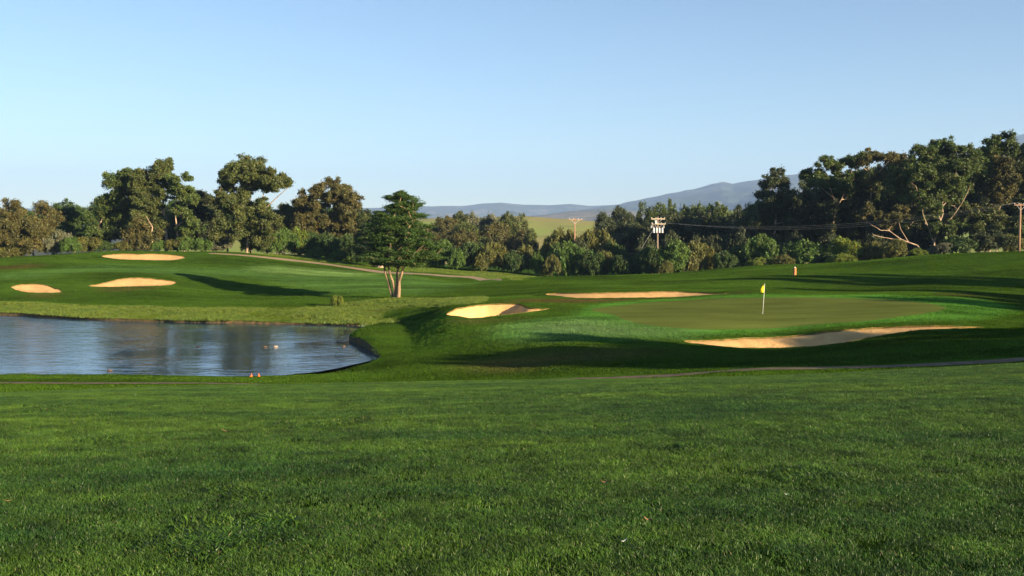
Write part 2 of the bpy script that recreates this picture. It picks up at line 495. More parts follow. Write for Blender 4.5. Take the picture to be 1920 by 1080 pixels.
def strip(pts, hw):
    c = resample(pts, 1.0, False)
    t = np.gradient(c, axis=0); t /= np.linalg.norm(t, axis=1)[:, None]
    n = np.c_[-t[:, 1], t[:, 0]]
    r = np.random.default_rng(11)
    return np.vstack([c + n * (hw + r.normal(0, 0.03, (len(c), 1))), (c - n * (hw + r.normal(0, 0.03, (len(c), 1))))[::-1]])


PATH = strip([(U(px, 700) * y, y) for px, y in [(-700, 46.8), (-300, 46.8), (0, 46.6), (350, 46.7), (690, 46.4), (1000, 44.6), (1390, 42.0), (1600, 41.2), (1920, 40.6), (2300, 40.2), (2700, 40)]], 0.6)
TRACK = world_poly([(395, 474.3), (450, 477), (520, 483.3), (600, 492.3), (680, 503.3), (760, 511), (850, 516.5), (900, 520), (942, 524.5), (925, 525.5), (880, 521.5), (840, 519), (750, 513.8), (670, 505.6), (590, 494.2), (510, 485.6), (440, 478.6), (395, 475.8)], 1.0, 108)

# ------------------------------------------------------------------ ground sheet cut along pond, bunkers, green and paths
def grid_axis(segs):
    out = []
    for a, b, n in segs: out += list(np.linspace(a, b, n, endpoint=False))
    return np.array(out + [segs[-1][1]])


gu = grid_axis([(-1.6, -0.56, 30), (-0.56, 0.56, 270), (0.56, 1.6, 30)])
gs = grid_axis([(math.log(1.0), math.log(50), 130), (math.log(50), math.log(175), 210), (math.log(175), math.log(452), 40)])
GU, GS = np.meshgrid(gu, gs)
GUj = GU + np.random.default_rng(1).normal(0, 2e-5, GU.shape); GSj = GS + np.random.default_rng(2).normal(0, 2e-5, GS.shape)
to_uv = lambda p: np.c_[p[:, 0] / (p[:, 1] + 12), np.log(p[:, 1] + 12)]
to_xy = lambda q: np.c_[q[:, 0] * np.exp(q[:, 1]), np.exp(q[:, 1]) - 12]
pts = [np.c_[GUj.ravel(), GSj.ravel()]]
edges = []; nb = len(pts[0])
REG = [('pond', POND)] + [('bunker%d' % i, b) for i, b in enumerate(BPOLY)] + [('green', GREEN), ('path', PATH), ('track', TRACK)]
for nm, p in REG:
    q = to_uv(p)
    q[:, 0] = np.clip(q[:, 0], -1.58, 1.58)
    pts.append(q); n = len(q)
    edges += [(nb + i, nb + (i + 1) % n) for i in range(n)]
    nb += n
for b in BPOLY:      # finer mesh inside the bunkers
    lo, hi = b.min(0), b.max(0); st = 0.4
    gx, gy = np.meshgrid(np.arange(lo[0], hi[0], st), np.arange(lo[1], hi[1], st))
    gx = gx.ravel() + rng.normal(0, 0.05, gx.size); gy = gy.ravel() + rng.normal(0, 0.05, gy.size)
    k = inside(b, gx, gy)
    k[k] &= edge_dist(b, gx[k], gy[k]) > 0.18
    pts.append(to_uv(np.c_[gx[k], gy[k]]))
pts = np.vstack(pts)
r = delaunay_2d_cdt([Vector(p) for p in pts], edges, [], 0, 1e-7, False)
uv = np.array([(v.x, v.y) for v in r[0]]); tri = np.array([tuple(f) for f in r[2]], dtype=np.int32)
XY = to_xy(uv)
GZ = height(XY[:, 0], XY[:, 1])
# counter-clockwise faces
a, b_, c_ = XY[tri[:, 0]], XY[tri[:, 1]], XY[tri[:, 2]]
cr = (b_[:, 0] - a[:, 0]) * (c_[:, 1] - a[:, 1]) - (b_[:, 1] - a[:, 1]) * (c_[:, 0] - a[:, 0])
tri[cr < 0] = tri[cr < 0][:, ::-1]
cen = XY[tri].mean(1)
region = np.full(len(tri), -1)
for i, (nm, p) in enumerate(REG):
    k = inside(p, cen[:, 0], cen[:, 1]); region[k & (region < 0)] = i

# --- turf colour, by how each part of the course is kept
ZONES = []     # (polygon, colour, feather, strength)
def zone(pxs, colr, feather=1.2, strength=1.0, ymin=50.0):
    ZONES.append((world_poly(pxs, 2.0, ymin), np.array(colr), feather, strength))


T_BASE = np.array((0.048, 0.098, 0.010))
C_FAIR = (0.072, 0.150, 0.034); C_APRON = (0.076, 0.195, 0.026); C_WEED = (0.105, 0.160, 0.018); C_BROWN = (0.095, 0.062, 0.026); C_DARK = (0.040, 0.075, 0.014)
zone([(-60, 522), (60, 508), (200, 496), (420, 504), (520, 500), (640, 508), (780, 520), (890, 531), (830, 545), (740, 552), (620, 548), (540, 535), (470, 521), (330, 517), (150, 511), (60, 523)], C_FAIR, 2.5, 0.8, 100)
zone([(470, 503), (560, 502), (640, 508), (700, 515), (600, 518), (500, 512)], (0.14, 0.235, 0.065), 2.0, 0.9, 100)
zone([(925, 625), (960, 609), (1010, 599), (1080, 592), (1090, 580), (1130, 570), (1200, 563.5), (1300, 557), (1450, 552.5), (1600, 553), (1750, 556), (1840, 561), (1895, 577), (1890, 588), (1830, 599), (1750, 602), (1650, 607), (1500, 619), (1400, 626), (1280, 633), (1150, 640), (1000, 640), (940, 634)], C_APRON, 0.7, 1.0, 52)
zone([(960, 612), (1040, 601), (1120, 600), (1200, 612), (1280, 620), (1240, 630), (1100, 634), (990, 632)], (0.125, 0.20, 0.075), 2.5, 0.8, 52)
zone([(-120, 562), (0, 566), (100, 570), (200, 574), (330, 577), (450, 577), (600, 575), (650, 570), (720, 561), (780, 558), (890, 559), (905, 566), (870, 572), (780, 576), (715, 590), (738, 606), (690, 606), (600, 604), (400, 601), (200, 597), (100, 592), (0, 586), (-120, 583)], C_WEED, 0.8, 1.0, 78)
zone([(470, 473.5), (560, 480), (660, 494), (720, 499), (800, 503), (900, 510), (1000, 517), (985, 522), (950, 523), (860, 515.5), (760, 509.5), (680, 501.5), (600, 490), (520, 482)], C_WEED, 0.8, 0.9, 120)
zone([(-20, 502), (40, 497.5), (80, 496), (60, 502), (10, 505)], C_BROWN, 1.5, 0.8, 100)
zone([(1000, 561), (1100, 561.5), (1200, 562), (1080, 568), (950, 567)], C_BROWN, 1.2, 0.75, 78)
zone([(190, 541), (260, 539), (300, 540), (240, 546), (200, 546)], C_BROWN, 1.0, 0.6, 95)
zone([(60, 552), (110, 552), (100, 558), (60, 558)], C_BROWN, 1.0, 0.5, 95)
zone([(860, 682), (960, 668), (1080, 656), (1250, 657), (1180, 672), (1040, 686), (920, 700)], (0.10, 0.078, 0.028), 1.8, 0.7, 40)
zone([(640, 566), (760, 575), (700, 584), (640, 580)], (0.12, 0.10, 0.04), 1.2, 0.6, 80)
zone([(1180, 556), (1320, 557), (1400, 551), (1390, 546), (1360, 553), (1280, 560)], (0.075, 0.065, 0.025), 1.0, 0.6, 80)
zone([(860, 602), (940, 600), (980, 596), (900, 606)], (0.11, 0.085, 0.035), 1.0, 0.7, 58)
zone([(1760, 551), (1860, 552), (1850, 555), (1780, 555)], C_BROWN, 1.0, 0.5, 80)

tint = np.tile(T_BASE, (len(XY), 1))
fore = np.clip((30 - XY[:, 1]) / 4, 0, 1)[:, None]
tint = tint * (1 - fore) + np.array((0.018, 0.038, 0.006)) * fore      # soil and thatch under the near grass blades
for p, cl, fe, stg in ZONES:
    lo = p.min(0) - fe; hi = p.max(0) + fe
    k = np.nonzero((XY[:, 0] > lo[0]) & (XY[:, 0] < hi[0]) & (XY[:, 1] > lo[1]) & (XY[:, 1] < hi[1]))[0]
    if len(k) == 0: continue
    d = edge_dist(p, XY[k, 0], XY[k, 1]); ins = inside(p, XY[k, 0], XY[k, 1])
    sd = np.where(ins, d, -d)
    mk = (np.clip(sd / (2 * fe) + 0.5, 0, 1) * stg)[:, None]
    tint[k] = tint[k] * (1 - mk) + cl * mk


def sub(faces_mask, z, colr=None):
    f = tri[faces_mask]; ids, inv = np.unique(f, return_inverse=True)
    v = np.c_[XY[ids], z[ids]]
    return v, inv.reshape(-1, 3), (None if colr is None else colr[ids])


v, f, cl = sub(region == -1, GZ, tint)
tag(obj('ground', mesh('ground', v, f, cl, True, [M_TURF])), kind='structure')
v, f, _ = sub(region == 1 + len(BPOLY), GZ)
tag(obj('putting_green', mesh('putting_green', v, f, None, True, [M_GREEN])), 'close mown olive putting green around the yellow flag', kind='structure')
v, f, _ = sub(region == 2 + len(BPOLY), GZ)
tag(obj('cart_path', mesh('cart_path', v, f, None, True, [M_PATH])), 'narrow pinkish cart path between near lawn and pond', kind='structure')
v, f, _ = sub(region == 3 + len(BPOLY), GZ)
tag(obj('dirt_track', mesh('dirt_track', v, f, None, True, [M_DIRT])), 'sandy track running down the left hill to the cypress', kind='structure')


def wall_strip(poly, ztop, zbot, inset=0.0):
    n = len(poly); i = np.arange(n); j = (i + 1) % n
    v = np.vstack([np.c_[poly, ztop], np.c_[poly, zbot]])
    return v, np.c_[i, j, j + n, i + n]


# water: flat sheet with ripples that wander a few millimetres
def mat_water():
    m, nt, out = mat_new('pond water')
    P = nd(nt, 'ShaderNodeNewGeometry').outputs['Position']
    b = nd(nt, 'ShaderNodeBsdfPrincipled')
    b.inputs['Base Color'].default_value = (0.026, 0.052, 0.085, 1)
    b.inputs['Roughness'].default_value = 0.03; b.inputs['IOR'].default_value = 1.85
    n1 = noise(nt, P, 1.7, 3, 0.55, (0.6, 1.0, 1)); n2 = noise(nt, P, 0.14, 3, 0.5, (1.0, 1.6, 1))
    n3 = noise(nt, P, 7.0, 2, 0.5)
    sp = nd(nt, 'ShaderNodeSeparateXYZ'); L(nt, P, sp.inputs[0])
    wind = maprange(nt, sp.outputs[0], -40.0, -21.0, 1.5, 0.0)        # the open left side catches more breeze
    am = nd(nt, 'ShaderNodeMath', operation='ADD'); L(nt, maprange(nt, n2.outputs[0], 0.40, 0.60, 0.15, 0.9), am.inputs[0]); L(nt, wind, am.inputs[1])
    amp = am.outputs[0]
    h = nd(nt, 'ShaderNodeMath', operation='MULTIPLY'); L(nt, n1.outputs[0], h.inputs[0]); L(nt, amp, h.inputs[1])
    h2 = nd(nt, 'ShaderNodeMath', operation='MULTIPLY_ADD'); L(nt, n3.outputs[0], h2.inputs[0]); h2.inputs[1].default_value = 0.10; L(nt, h.outputs[0], h2.inputs[2])
    bp = nd(nt, 'ShaderNodeBump'); bp.inputs['Distance'].default_value = 0.035; bp.inputs['Strength'].default_value = 1.0
    L(nt, h2.outputs[0], bp.inputs['Height']); L(nt, bp.outputs[0], b.inputs['Normal'])
    rw = nd(nt, 'ShaderNodeMath', operation='MULTIPLY_ADD'); L(nt, n2.outputs[0], rw.inputs[0]); rw.inputs[1].default_value = 14.0; L(nt, sp.outputs[0], rw.inputs[2])
    L(nt, maprange(nt, rw.outputs[0], -30.0, -10.0, 0.13, 0.04), b.inputs['Roughness'])      # fine wind ripple, too small to see singly
    L(nt, b.outputs[0], out.inputs[0])
    return m


pond_top = height(POND[:, 0], POND[:, 1])
v, f, _ = sub(region == 0, np.full(len(XY), POND_Z))
tag(obj('pond', mesh('pond', v, f, None, True, [mat_water()])), 'still pond reflecting sky and trees', kind='structure')
v, f = wall_strip(POND, pond_top, np.full(len(POND), POND_Z - 0.5))
tag(obj('pond_bank', mesh('pond_bank', v, f, None, True, [M_SOIL])), 'low bare earth bank around the pond', kind='structure')

for i, ((lab, _, _, dep), b) in enumerate(zip(BUNKERS, BPOLY)):
    z = GZ.copy(); m_ = region == 1 + i
    ids = np.unique(tri[m_])
    d = edge_dist(b, XY[ids, 0], XY[ids, 1])
    span = max(1.0, (b[:, 1].max() - b[:, 1].min()) * 0.32)
    lip = 0.08
    if i == 3: span = 0.65
    z[ids] = GZ[ids] - lip - dep * (1 - np.exp(-(d / span) ** 2 * 1.2)) + 0.012 * np.sin(XY[ids, 0] * 5 + XY[ids, 1] * 2)
    v, f, _ = sub(m_, z)
    bo = obj('sand_bunker', mesh('sand_bunker', v, f, None, True, [M_SAND]))
    tag(bo, lab, kind='structure')
    zt = height(b[:, 0], b[:, 1])
    v, f = wall_strip(b, zt + rng.uniform(0, 0.04, len(b)), zt - lip - 0.05)
    obj('turf_lip', mesh('turf_lip', v, f, None, False, [M_LIP]), bo)

# ------------------------------------------------------------------ plain, field hill and mountains beyond the course
def far_sheet(name, pxs, ys, zfun, mat, label=None):
    """height sheet over (bearing, distance)"""
    A, B = np.meshgrid(pxs, ys)
    Uu = (A - 960) / FPX; X = Uu * B
    Z = zfun(A, B)
    n, k = A.shape
    i = (np.arange(n - 1)[:, None] * k + np.arange(k - 1)[None]).ravel()
    f = np.c_[i, i + 1, i + k + 1, i + k]
    o = obj(name, mesh(name, np.c_[X.ravel(), B.ravel(), Z.ravel()], f, None, True, [mat]))
    tag(o, label, kind='structure')
    return o


def fbm(x, y, octs=5, seed=0, ridged=False, gain=0.5):
    r = np.random.default_rng(seed); out = np.zeros_like(x); amp = 1.0; fr = 1.0
    for o in range(octs):
        s_ = np.zeros_like(x)
        for _ in range(5):
            a = r.uniform(0, 6.28); p = r.uniform(0, 6.28); k = fr * r.uniform(0.7, 1.4)
            s_ += np.sin(k * (x * math.cos(a) + y * math.sin(a)) + p)
        s_ /= 2.2
        out += amp * ((1 - np.abs(s_)) * 1.4 - 0.9 if ridged else s_)
        amp *= gain; fr *= 2.0
    return out


def mat_hill(name, c1, c2, c3, scale, sx=(1, 1, 1)):
    m, nt, out = mat_new(name)
    P = nd(nt, 'ShaderNodeNewGeometry').outputs['Position']
    n1 = noise(nt, P, scale, 6, 0.6, sx); n2 = noise(nt, P, scale * 4.3, 5, 0.65, sx)
    a = nd(nt, 'ShaderNodeMix', data_type='RGBA'); L(nt, maprange(nt, n1.outputs[0], 0.42, 0.58, 0, 1), a.inputs[0])
    a.inputs[6].default_value = (*c1, 1); a.inputs[7].default_value = (*c2, 1)
    b2 = nd(nt, 'ShaderNodeMix', data_type='RGBA'); L(nt, maprange(nt, n2.outputs[0], 0.55, 0.66, 0, 0.8), b2.inputs[0])
    L(nt, a.outputs[2], b2.inputs[6]); b2.inputs[7].default_value = (*c3, 1)
    b = nd(nt, 'ShaderNodeBsdfPrincipled'); b.inputs['Roughness'].default_value = 1.0; b.inputs['Specular IOR Level'].default_value = 0.05
    L(nt, b2.outputs[2], b.inputs['Base Color']); L(nt, b.outputs[0], out.inputs[0])
    return m


M_PLAIN = mat_hill('valley scrub', (0.06, 0.075, 0.03), (0.10, 0.095, 0.04), (0.05, 0.06, 0.025), 0.02)
M_FIELD = mat_hill('grass field', (0.20, 0.25, 0.05), (0.25, 0.22, 0.075), (0.11, 0.14, 0.04), 0.012, (0.5, 1, 1))
M_FOOT = mat_hill('foothill scrub', (0.10, 0.10, 0.06), (0.24, 0.19, 0.12), (0.07, 0.08, 0.05), 0.0035)
M_MOUNT = mat_hill('mountain chaparral', (0.035, 0.048, 0.034), (0.055, 0.065, 0.045), (0.20, 0.165, 0.13), 0.0013)

pl = mesh('plain', [(-14000, -3000, -24), (14000, -3000, -24), (14000, 13000, -24), (-14000, 13000, -24)], [(0, 1, 2, 3)], None, False, [M_PLAIN])
tag(obj('plain', pl), kind='structure')

_cx = [300, 700, 800, 900, 985, 1060, 1130, 1200, 1290, 1360, 1410, 1480, 1700, 2100]
_cy = [412, 410, 409.5, 409, 408.5, 409, 413.5, 412, 403, 393.5, 390, 388, 386, 386]
def field_z(A, B):
    top = np.interp(A, _cx, _cy); zc = np.array([W(t) for t in np.unique(top)])
    zc = np.interp(top, np.unique(top), zc) * 820.0
    t = np.clip((B - 470) / (820 - 470), 0, 1); t2 = np.clip((B - 820) / 500, 0, 1)
    s_ = t * t * (3 - 2 * t) - t2 * t2 * (3 - 2 * t2)
    return -24.5 + (zc + 24.5) * s_ + fbm(A * 0.02, B * 0.02, 3, 4) * 0.7 * s_


far_sheet('field_hill', np.linspace(300, 2100, 160), np.linspace(460, 1320, 70), field_z, M_FIELD, 'sunlit yellow green grass hill beyond the trees')

def ridge(name, pxs, prof, y0, yc, y1, rough, mat, seed, label, freq):
    xs = [p[0] for p in prof]; ys = [p[1] for p in prof]
    def zf(A, B):
        zc = np.interp(A, xs, [W(t) for t in ys]) * yc
        t = np.clip((B - y0) / (yc - y0), 0, 1); t2 = np.clip((B - yc) / (y1 - yc), 0, 1)
        s_ = t ** 1.25 - t2
        x = (A - 960) / FPX * B
        n_ = fbm(x * freq, B * freq, 5, seed, True)
        return -24.6 + (zc + 24.6) * s_ + n_ * rough * np.sin(np.pi * t ** 0.8) * (1.15 - t) * (t2 <= 0) + fbm(x * freq * 5, B * 0.0, 3, seed + 1) * rough * 0.02 * t
    far_sheet(name, pxs, np.concatenate([np.linspace(y0, yc, 90), np.linspace(yc, y1, 14)[1:]]), zf, mat, label)


ridge('far_ridge', np.linspace(-800, 1900, 420), [(-800, 388), (200, 391), (500, 393), (650, 390), (785, 388), (830, 386.5), (870, 385.5), (905, 381), (940, 380), (985, 384.5), (1030, 385), (1070, 382), (1105, 385.5), (1150, 384), (1250, 388), (1900, 396)], 5200, 8600, 10400, 110, M_MOUNT, 21, 'hazy blue ridge on the horizon', 0.0016)
ridge('mountain', np.linspace(950, 2500, 420), [(950, 408), (1010, 403), (1080, 395), (1140, 386), (1180, 377), (1220, 371), (1260, 362), (1300, 352.5), (1335, 343.5), (1352, 341.5), (1372, 346), (1420, 336), (1470, 328.5), (1500, 326), (1560, 328), (1650, 318), (1750, 300), (1850, 272), (1895, 256), (1925, 247), (2000, 250), (2200, 260), (2500, 280)], 3400, 7400, 9600, 190, M_MOUNT, 5, 'large bluish mountain rising behind the right trees', 0.0026)
ridge('foothill', np.linspace(850, 1500, 200), [(850, 412), (950, 408), (1010, 404), (1060, 397), (1100, 394), (1150, 393), (1200, 397), (1300, 402), (1500, 406)], 2400, 4200, 5400, 26, M_FOOT, 9, 'low hills with pale fields below the ridge', 0.006)

# ------------------------------------------------------------------ haze
def haze():
    v = [(x, y, z) for z in (-25.5, 750) for y in (-3200, 13200) for x in (-14200, 14200)]
    f = [(0, 2, 3, 1), (4, 5, 7, 6), (0, 1, 5, 4), (2, 6, 7, 3), (0, 4, 6, 2), (1, 3, 7, 5)]
    m, nt, out = mat_new('haze air')
    pv = nd(nt, 'ShaderNodeVolumePrincipled')
    pv.inputs['Color'].default_value = (0.38, 0.58, 0.97, 1)
    pv.inputs['Density'].default_value = 0.0001
    pv.inputs['Anisotropy'].default_value = 0.0
    L(nt, pv.outputs[0], out.inputs['Volume'])
    tag(obj('haze', mesh('haze', v, f, None, False, [m])), kind='stuff')


haze()

# ------------------------------------------------------------------ trees
LEAF = {
    'euc': mat_leaf('eucalyptus leaves', (0.076, 0.096, 0.023), spec=0.35),
    'euc_g': mat_leaf('green eucalyptus leaves', (0.066, 0.098, 0.020), spec=0.35),
    'brown': mat_leaf('olive brown leaves', (0.094, 0.090, 0.027)),
    'dark': mat_leaf('shade-dark leaves', (0.045, 0.06, 0.022)),  # low tone puts the shade on shaded trees and hedges into the leaf colour
    'cyp': mat_leaf('cypress sprays', (0.036, 0.074, 0.010), trans=0.12, rough=0.6),
    'cyp_d': mat_leaf('shade-dark cypress sprays', (0.030, 0.055, 0.018), trans=0.1, rough=0.6),  # darker copy of the cypress green, with the rear trees' shade in it
    'bush': mat_leaf('green shrub leaves', (0.068, 0.125, 0.020)),
    'bush_y': mat_leaf('yellow green shrub leaves', (0.14, 0.19, 0.024), trans=0.3),
    'bush_d': mat_leaf('deep green shrub leaves', (0.046, 0.084, 0.019)),
    'bush_o': mat_leaf('rusty green shrub leaves', (0.100, 0.108, 0.024)),
    'grey': mat_leaf('grey green leaves', (0.13, 0.14, 0.08)),
}


def leaves(centers, radii, n_per, ll, lw, r, droop=0.3, flat=0.0, sq=1.0, tilt=0.0):
    """diamond leaf faces scattered round clump centres -> verts, quads, tint"""
    N = len(centers)
    n = np.maximum(3, (n_per * r.uniform(0.7, 1.3, N)).astype(int))
    idx = np.repeat(np.arange(N), n); T = len(idx)
    d = r.normal(size=(T, 3)); d /= np.linalg.norm(d, axis=1)[:, None]
    rad = radii[idx] * r.uniform(0.15, 1.05, T) ** 0.6 * np.where(r.uniform(size=T) < 0.16, 1.55, 1.0)
    off = d * rad[:, None]; off[:, 2] *= sq
    if tilt:
        tl = r.normal(0, tilt, (N, 2))[idx]; off[:, 2] += off[:, 0] * tl[:, 0] + off[:, 1] * tl[:, 1]
    p = centers[idx] + off
    ax = r.normal(size=(T, 3)); ax[:, 2] = ax[:, 2] * (1 - flat) - droop
    ax += d * 0.5
    ax /= np.linalg.norm(ax, axis=1)[:, None]
    sd = np.cross(ax, r.normal(size=(T, 3)) * (1, 1, 1 - flat * 0.8) + (0, 0, flat * 1.5)); sd /= np.linalg.norm(sd, axis=1)[:, None] + 1e-9
    s = r.uniform(0.65, 1.35, T)[:, None]
    a = ax * ll * s * 0.5; b = sd * lw * s * 0.5
    V = np.stack([p - a + b, p + a, p - a - b], 1).reshape(-1, 3)
    F = np.arange(T * 3, dtype=np.int32).reshape(-1, 3)
    ct = r.uniform(0.75, 1.25, N)                      # each clump a little lighter or duller
    tone = ct[idx] * r.uniform(0.65, 1.35, T)
    warm = r.uniform(-1, 1, N)[idx] * 0.10 + r.uniform(-1, 1, T) * 0.12
    C = np.stack([tone * (1 + warm), tone, tone * (1 - warm)], 1)
    dead = r.uniform(size=T) < 0.03
    C[dead] = C[dead] * (1.5, 1.0, 0.9)
    return V, F, np.repeat(C, 3, axis=0)


def skeleton(trunk, trad, clumps, r, tip=0.018, sag=0.12, skip=0.0, limbs=()):
    """limbs from a trunk to every clump; radius grows with what a limb carries"""
    pos = [np.array(p, float) for p in trunk]; par = [-1] + list(range(len(trunk) - 1))
    n0 = len(pos); nl = {}
    for lm in limbs:
        j = int(np.argmin([np.linalg.norm(p - lm[0]) for p in pos]))
        for q, p in enumerate(lm[1:]):
            for f in (0.5, 1.0):
                base_ = pos[j] if f == 0.5 else pos[-1]
                pos.append(pos[j] * (1 - f) + p * f + r.normal(size=3) * 0.06 if f == 0.5 else p); par.append(j if f == 0.5 else len(pos) - 2)
                nl[len(pos) - 1] = trad * (0.46 - 0.34 * (q + f) / len(lm))
            j = len(pos) - 1
    top = trunk[-1][2]; base = trunk[0]
    order = np.argsort(np.linalg.norm((clumps - np.array(trunk[len(trunk) // 2])) , axis=1))
    ends = []
    hmin = base[2] + 0.25 * (top - base[2])
    for k in order:
        if r.uniform() < skip: continue
        c = clumps[k]; P = np.array(pos); D = c - P
        dist = np.linalg.norm(D, axis=1)
        cost = dist + 1.1 * np.maximum(0, P[:, 2] - c[2] + 0.15 * dist) + np.where(P[:, 2] < hmin, 6.0, 0)
        j = int(np.argmin(cost)); L_ = dist[j]
        ns = 2 if L_ < 2 else 3
        prev = j
        for s in range(1, ns + 1):
            t = s / ns
            q = P[j] + D[j] * t + r.normal(size=3) * 0.06 * L_ * (1 - t) + np.array((0, 0, sag * L_ * math.sin(math.pi * t) * (1 if r.uniform() < 0.7 else -0.6)))
            pos.append(q); par.append(prev); prev = len(pos) - 1
        ends.append(prev)
    cnt = np.zeros(len(pos))
    for e in ends: cnt[e] += 1
    for i in range(len(pos) - 1, 0, -1):
        cnt[par[i]] += cnt[i]
    rad = np.minimum(tip * np.maximum(cnt, 1) ** 0.47, trad * 0.7)
    for i in range(n0):
        rad[i] = trad * (1 - 0.8 * i / max(1, n0 - 1))
    for i, v_ in nl.items(): rad[i] = v_
    return pos, par, rad


def limb_mesh(pos, par, rad, n=6, rmin=0.0):
    P = np.array(pos); V = []; F = []; nb = 0
    ang = np.arange(n) * 2 * math.pi / n; ca, sa = np.cos(ang)[:, None], np.sin(ang)[:, None]
    for i in range(1, len(P)):
        j = par[i]
        d = P[i] - P[j]; l = np.linalg.norm(d)
        if l < 1e-6 or rad[i] < rmin: continue
        d /= l
        e = np.cross(d, (0.3, 0.9, 0.1)); e /= np.linalg.norm(e) + 1e-9; g = np.cross(d, e)
        ring = ca * e + sa * g
        r0 = min(rad[j], rad[i] * 1.35)
        V.append(P[j] - d * r0 * 0.3 + ring * r0); V.append(P[i] + ring * rad[i])
        k = np.arange(n); k2 = (k + 1) % n
        F.append(np.c_[nb + k, nb + k2, nb + n + k2, nb + n + k]); nb += 2 * n
    return np.vstack(V), np.vstack(F)


ALLTREES = []


def tree(name, label, Y, base, blobs, leaf='euc', bark=M_BARK_E, trunk=None, trad=0.35, cr=0.75, dens=1.0, n_per=104, ll=0.31, lw=0.135,
         seed=0, group=None, cat='tree', droop=0.35, flat=0.0, sq=0.8, depth=0.9, skip=0.6, ydirt=0.0, ground=True, basez=None, rmin=0.0, limbs=()):
    """a tree whose crown fills the given lobes (px, py, rx, ry on the photograph, at distance Y)"""
    r = np.random.default_rng(seed + 1000)
    s = Y / FPX
    bx = U(base) * Y
    bz = float(height(bx, Y)) if basez is None else basez
    extra = []
    for k in range(int(len(blobs) * 0.9)):
        a = blobs[r.integers(len(blobs))]; b = min((q for q in blobs if q is not a), key=lambda q: math.hypot(q[0] - a[0], q[1] - a[1]) * r.uniform(0.6, 1.6))
        extra.append(((a[0] + b[0]) / 2, (a[1] + b[1]) / 2, (a[2] + b[2]) * 0.42, (a[3] + b[3]) * 0.42))
    blobs = list(blobs) + extra
    C = []; R = []
    wid = (max(b[0] + b[2] for b in blobs) - min(b[0] - b[2] for b in blobs)) * s
    for (px, py, rx, ry) in blobs:
        cx, cz = U(px) * Y, W(py) * Y
        ax, az = rx * s, ry * s; ay = max(min(ax, az) * 1.0, 0.5 * (ax + az) * depth)
        ax *= 1.10; az *= 1.08
        n = max(6, int(dens * 5.6 * ax * az / (cr * cr)))
        ns = max(4, n // 5)
        d = r.normal(size=(ns, 3)); d /= np.linalg.norm(d, axis=1)[:, None]
        sc_ = d * (r.uniform(0.15, 1, ns) ** 0.38)[:, None]
        oy = r.uniform(-0.22, 0.22) * wid * depth
        sc_ = sc_ * (max(ax - cr * 0.7, ax * 0.5), ay, max(az - cr * 0.6, az * 0.5)) + (cx, Y + oy, cz)
        q = r.normal(size=(n, 3)); q /= np.linalg.norm(q, axis=1)[:, None]
        p = sc_[r.integers(0, ns, n)] + q * (r.uniform(0.1, 1, n) ** 0.5)[:, None] * cr * (1.25, 1.25, 0.9)
        C.append(p); R.append(cr * r.uniform(0.45, 0.95, n))
    C = np.vstack(C); R = np.concatenate(R)
    org = np.array((bx, Y, bz))
    zmin = bz + 0.3
    k = C[:, 2] > zmin; C = C[k]; R = R[k]
    if trunk is None:
        top = np.average(C, axis=0); zt = np.quantile(C[:, 2], 0.75)
        trunk3 = [org + (0, 0, -0.3)]
        for t in np.linspace(0.15, 1, 6):
            trunk3.append(org + ((top[0] - bx) * t + r.normal() * 0.12, (top[1] - Y) * t, (zt - bz) * t))
    else:
        trunk3 = [org + (0, 0, -0.3)] + [np.array((U(a) * Y, Y + r.normal() * 0.1, W(b) * Y)) for a, b in trunk]
        tz = []
        for a, b in zip(trunk3[:-1], trunk3[1:]):
            tz += [a, (a + b) / 2 + r.normal(size=3) * 0.05]
        trunk3 = tz + [trunk3[-1]]
    lim3 = [[np.array((U(a) * Y, Y + q * (i - 1.5) * 0.5, W(b) * Y)) for q, (a, b) in enumerate(lm)] for i, lm in enumerate(limbs)]
    pos, par, rad = skeleton(trunk3, trad * 0.62, C, r, tip=0.012, skip=skip, limbs=lim3)
    V, F = limb_mesh(pos, par, rad, 6, rmin)
    V2, F2, cc = leaves(C, R, n_per, ll, lw, r, droop, flat, sq)
    root = empty(name, tuple(org))
    tag(root, label, cat, group)
    o = obj('trunk', mesh('trunk', V - org, F, None, True, [bark]), root)
    obj('crown', mesh('crown', V2 - org, F2, cc, False, [LEAF[leaf]]), root)
    ALLTREES.append((root, len(F2)))
    return root


GL = 'trees along the left hill'
tree('willow_tree', 'broad olive brown tree at the left edge of the photo', 150, 45, [(20, 415, 42, 40), (58, 408, 36, 36), (48, 450, 46, 36), (-40, 425, 50, 50), (82, 440, 18, 34), (5, 455, 40, 30)], 'brown', M_BARK_P, dens=1.2, seed=1, group=GL, ll=0.33, lw=0.11, droop=0.6)
tree('oak_tree', 'dark green rounded tree behind the broad brown one at left', 178, 140, [(140, 394, 32, 24), (118, 418, 26, 30), (158, 415, 24, 34), (135, 440, 34, 30)], 'bush_d', M_BARK_D, seed=2, group=GL, dens=1.1, sq=0.7)
tree('eucalyptus_tree', 'leaning eucalyptus forming the left slope of the tall clump', 158, 205, [(196, 382, 20, 18), (222, 352, 27, 24), (245, 335, 26, 20), (200, 410, 25, 24), (228, 398, 32, 30), (192, 440, 28, 20), (243, 378, 26, 28), (240, 425, 24, 22)], 'euc_g', M_BARK_P, [(196, 445), (185, 425), (200, 395), (225, 360)], 0.32, seed=3, group=GL, dens=0.95)
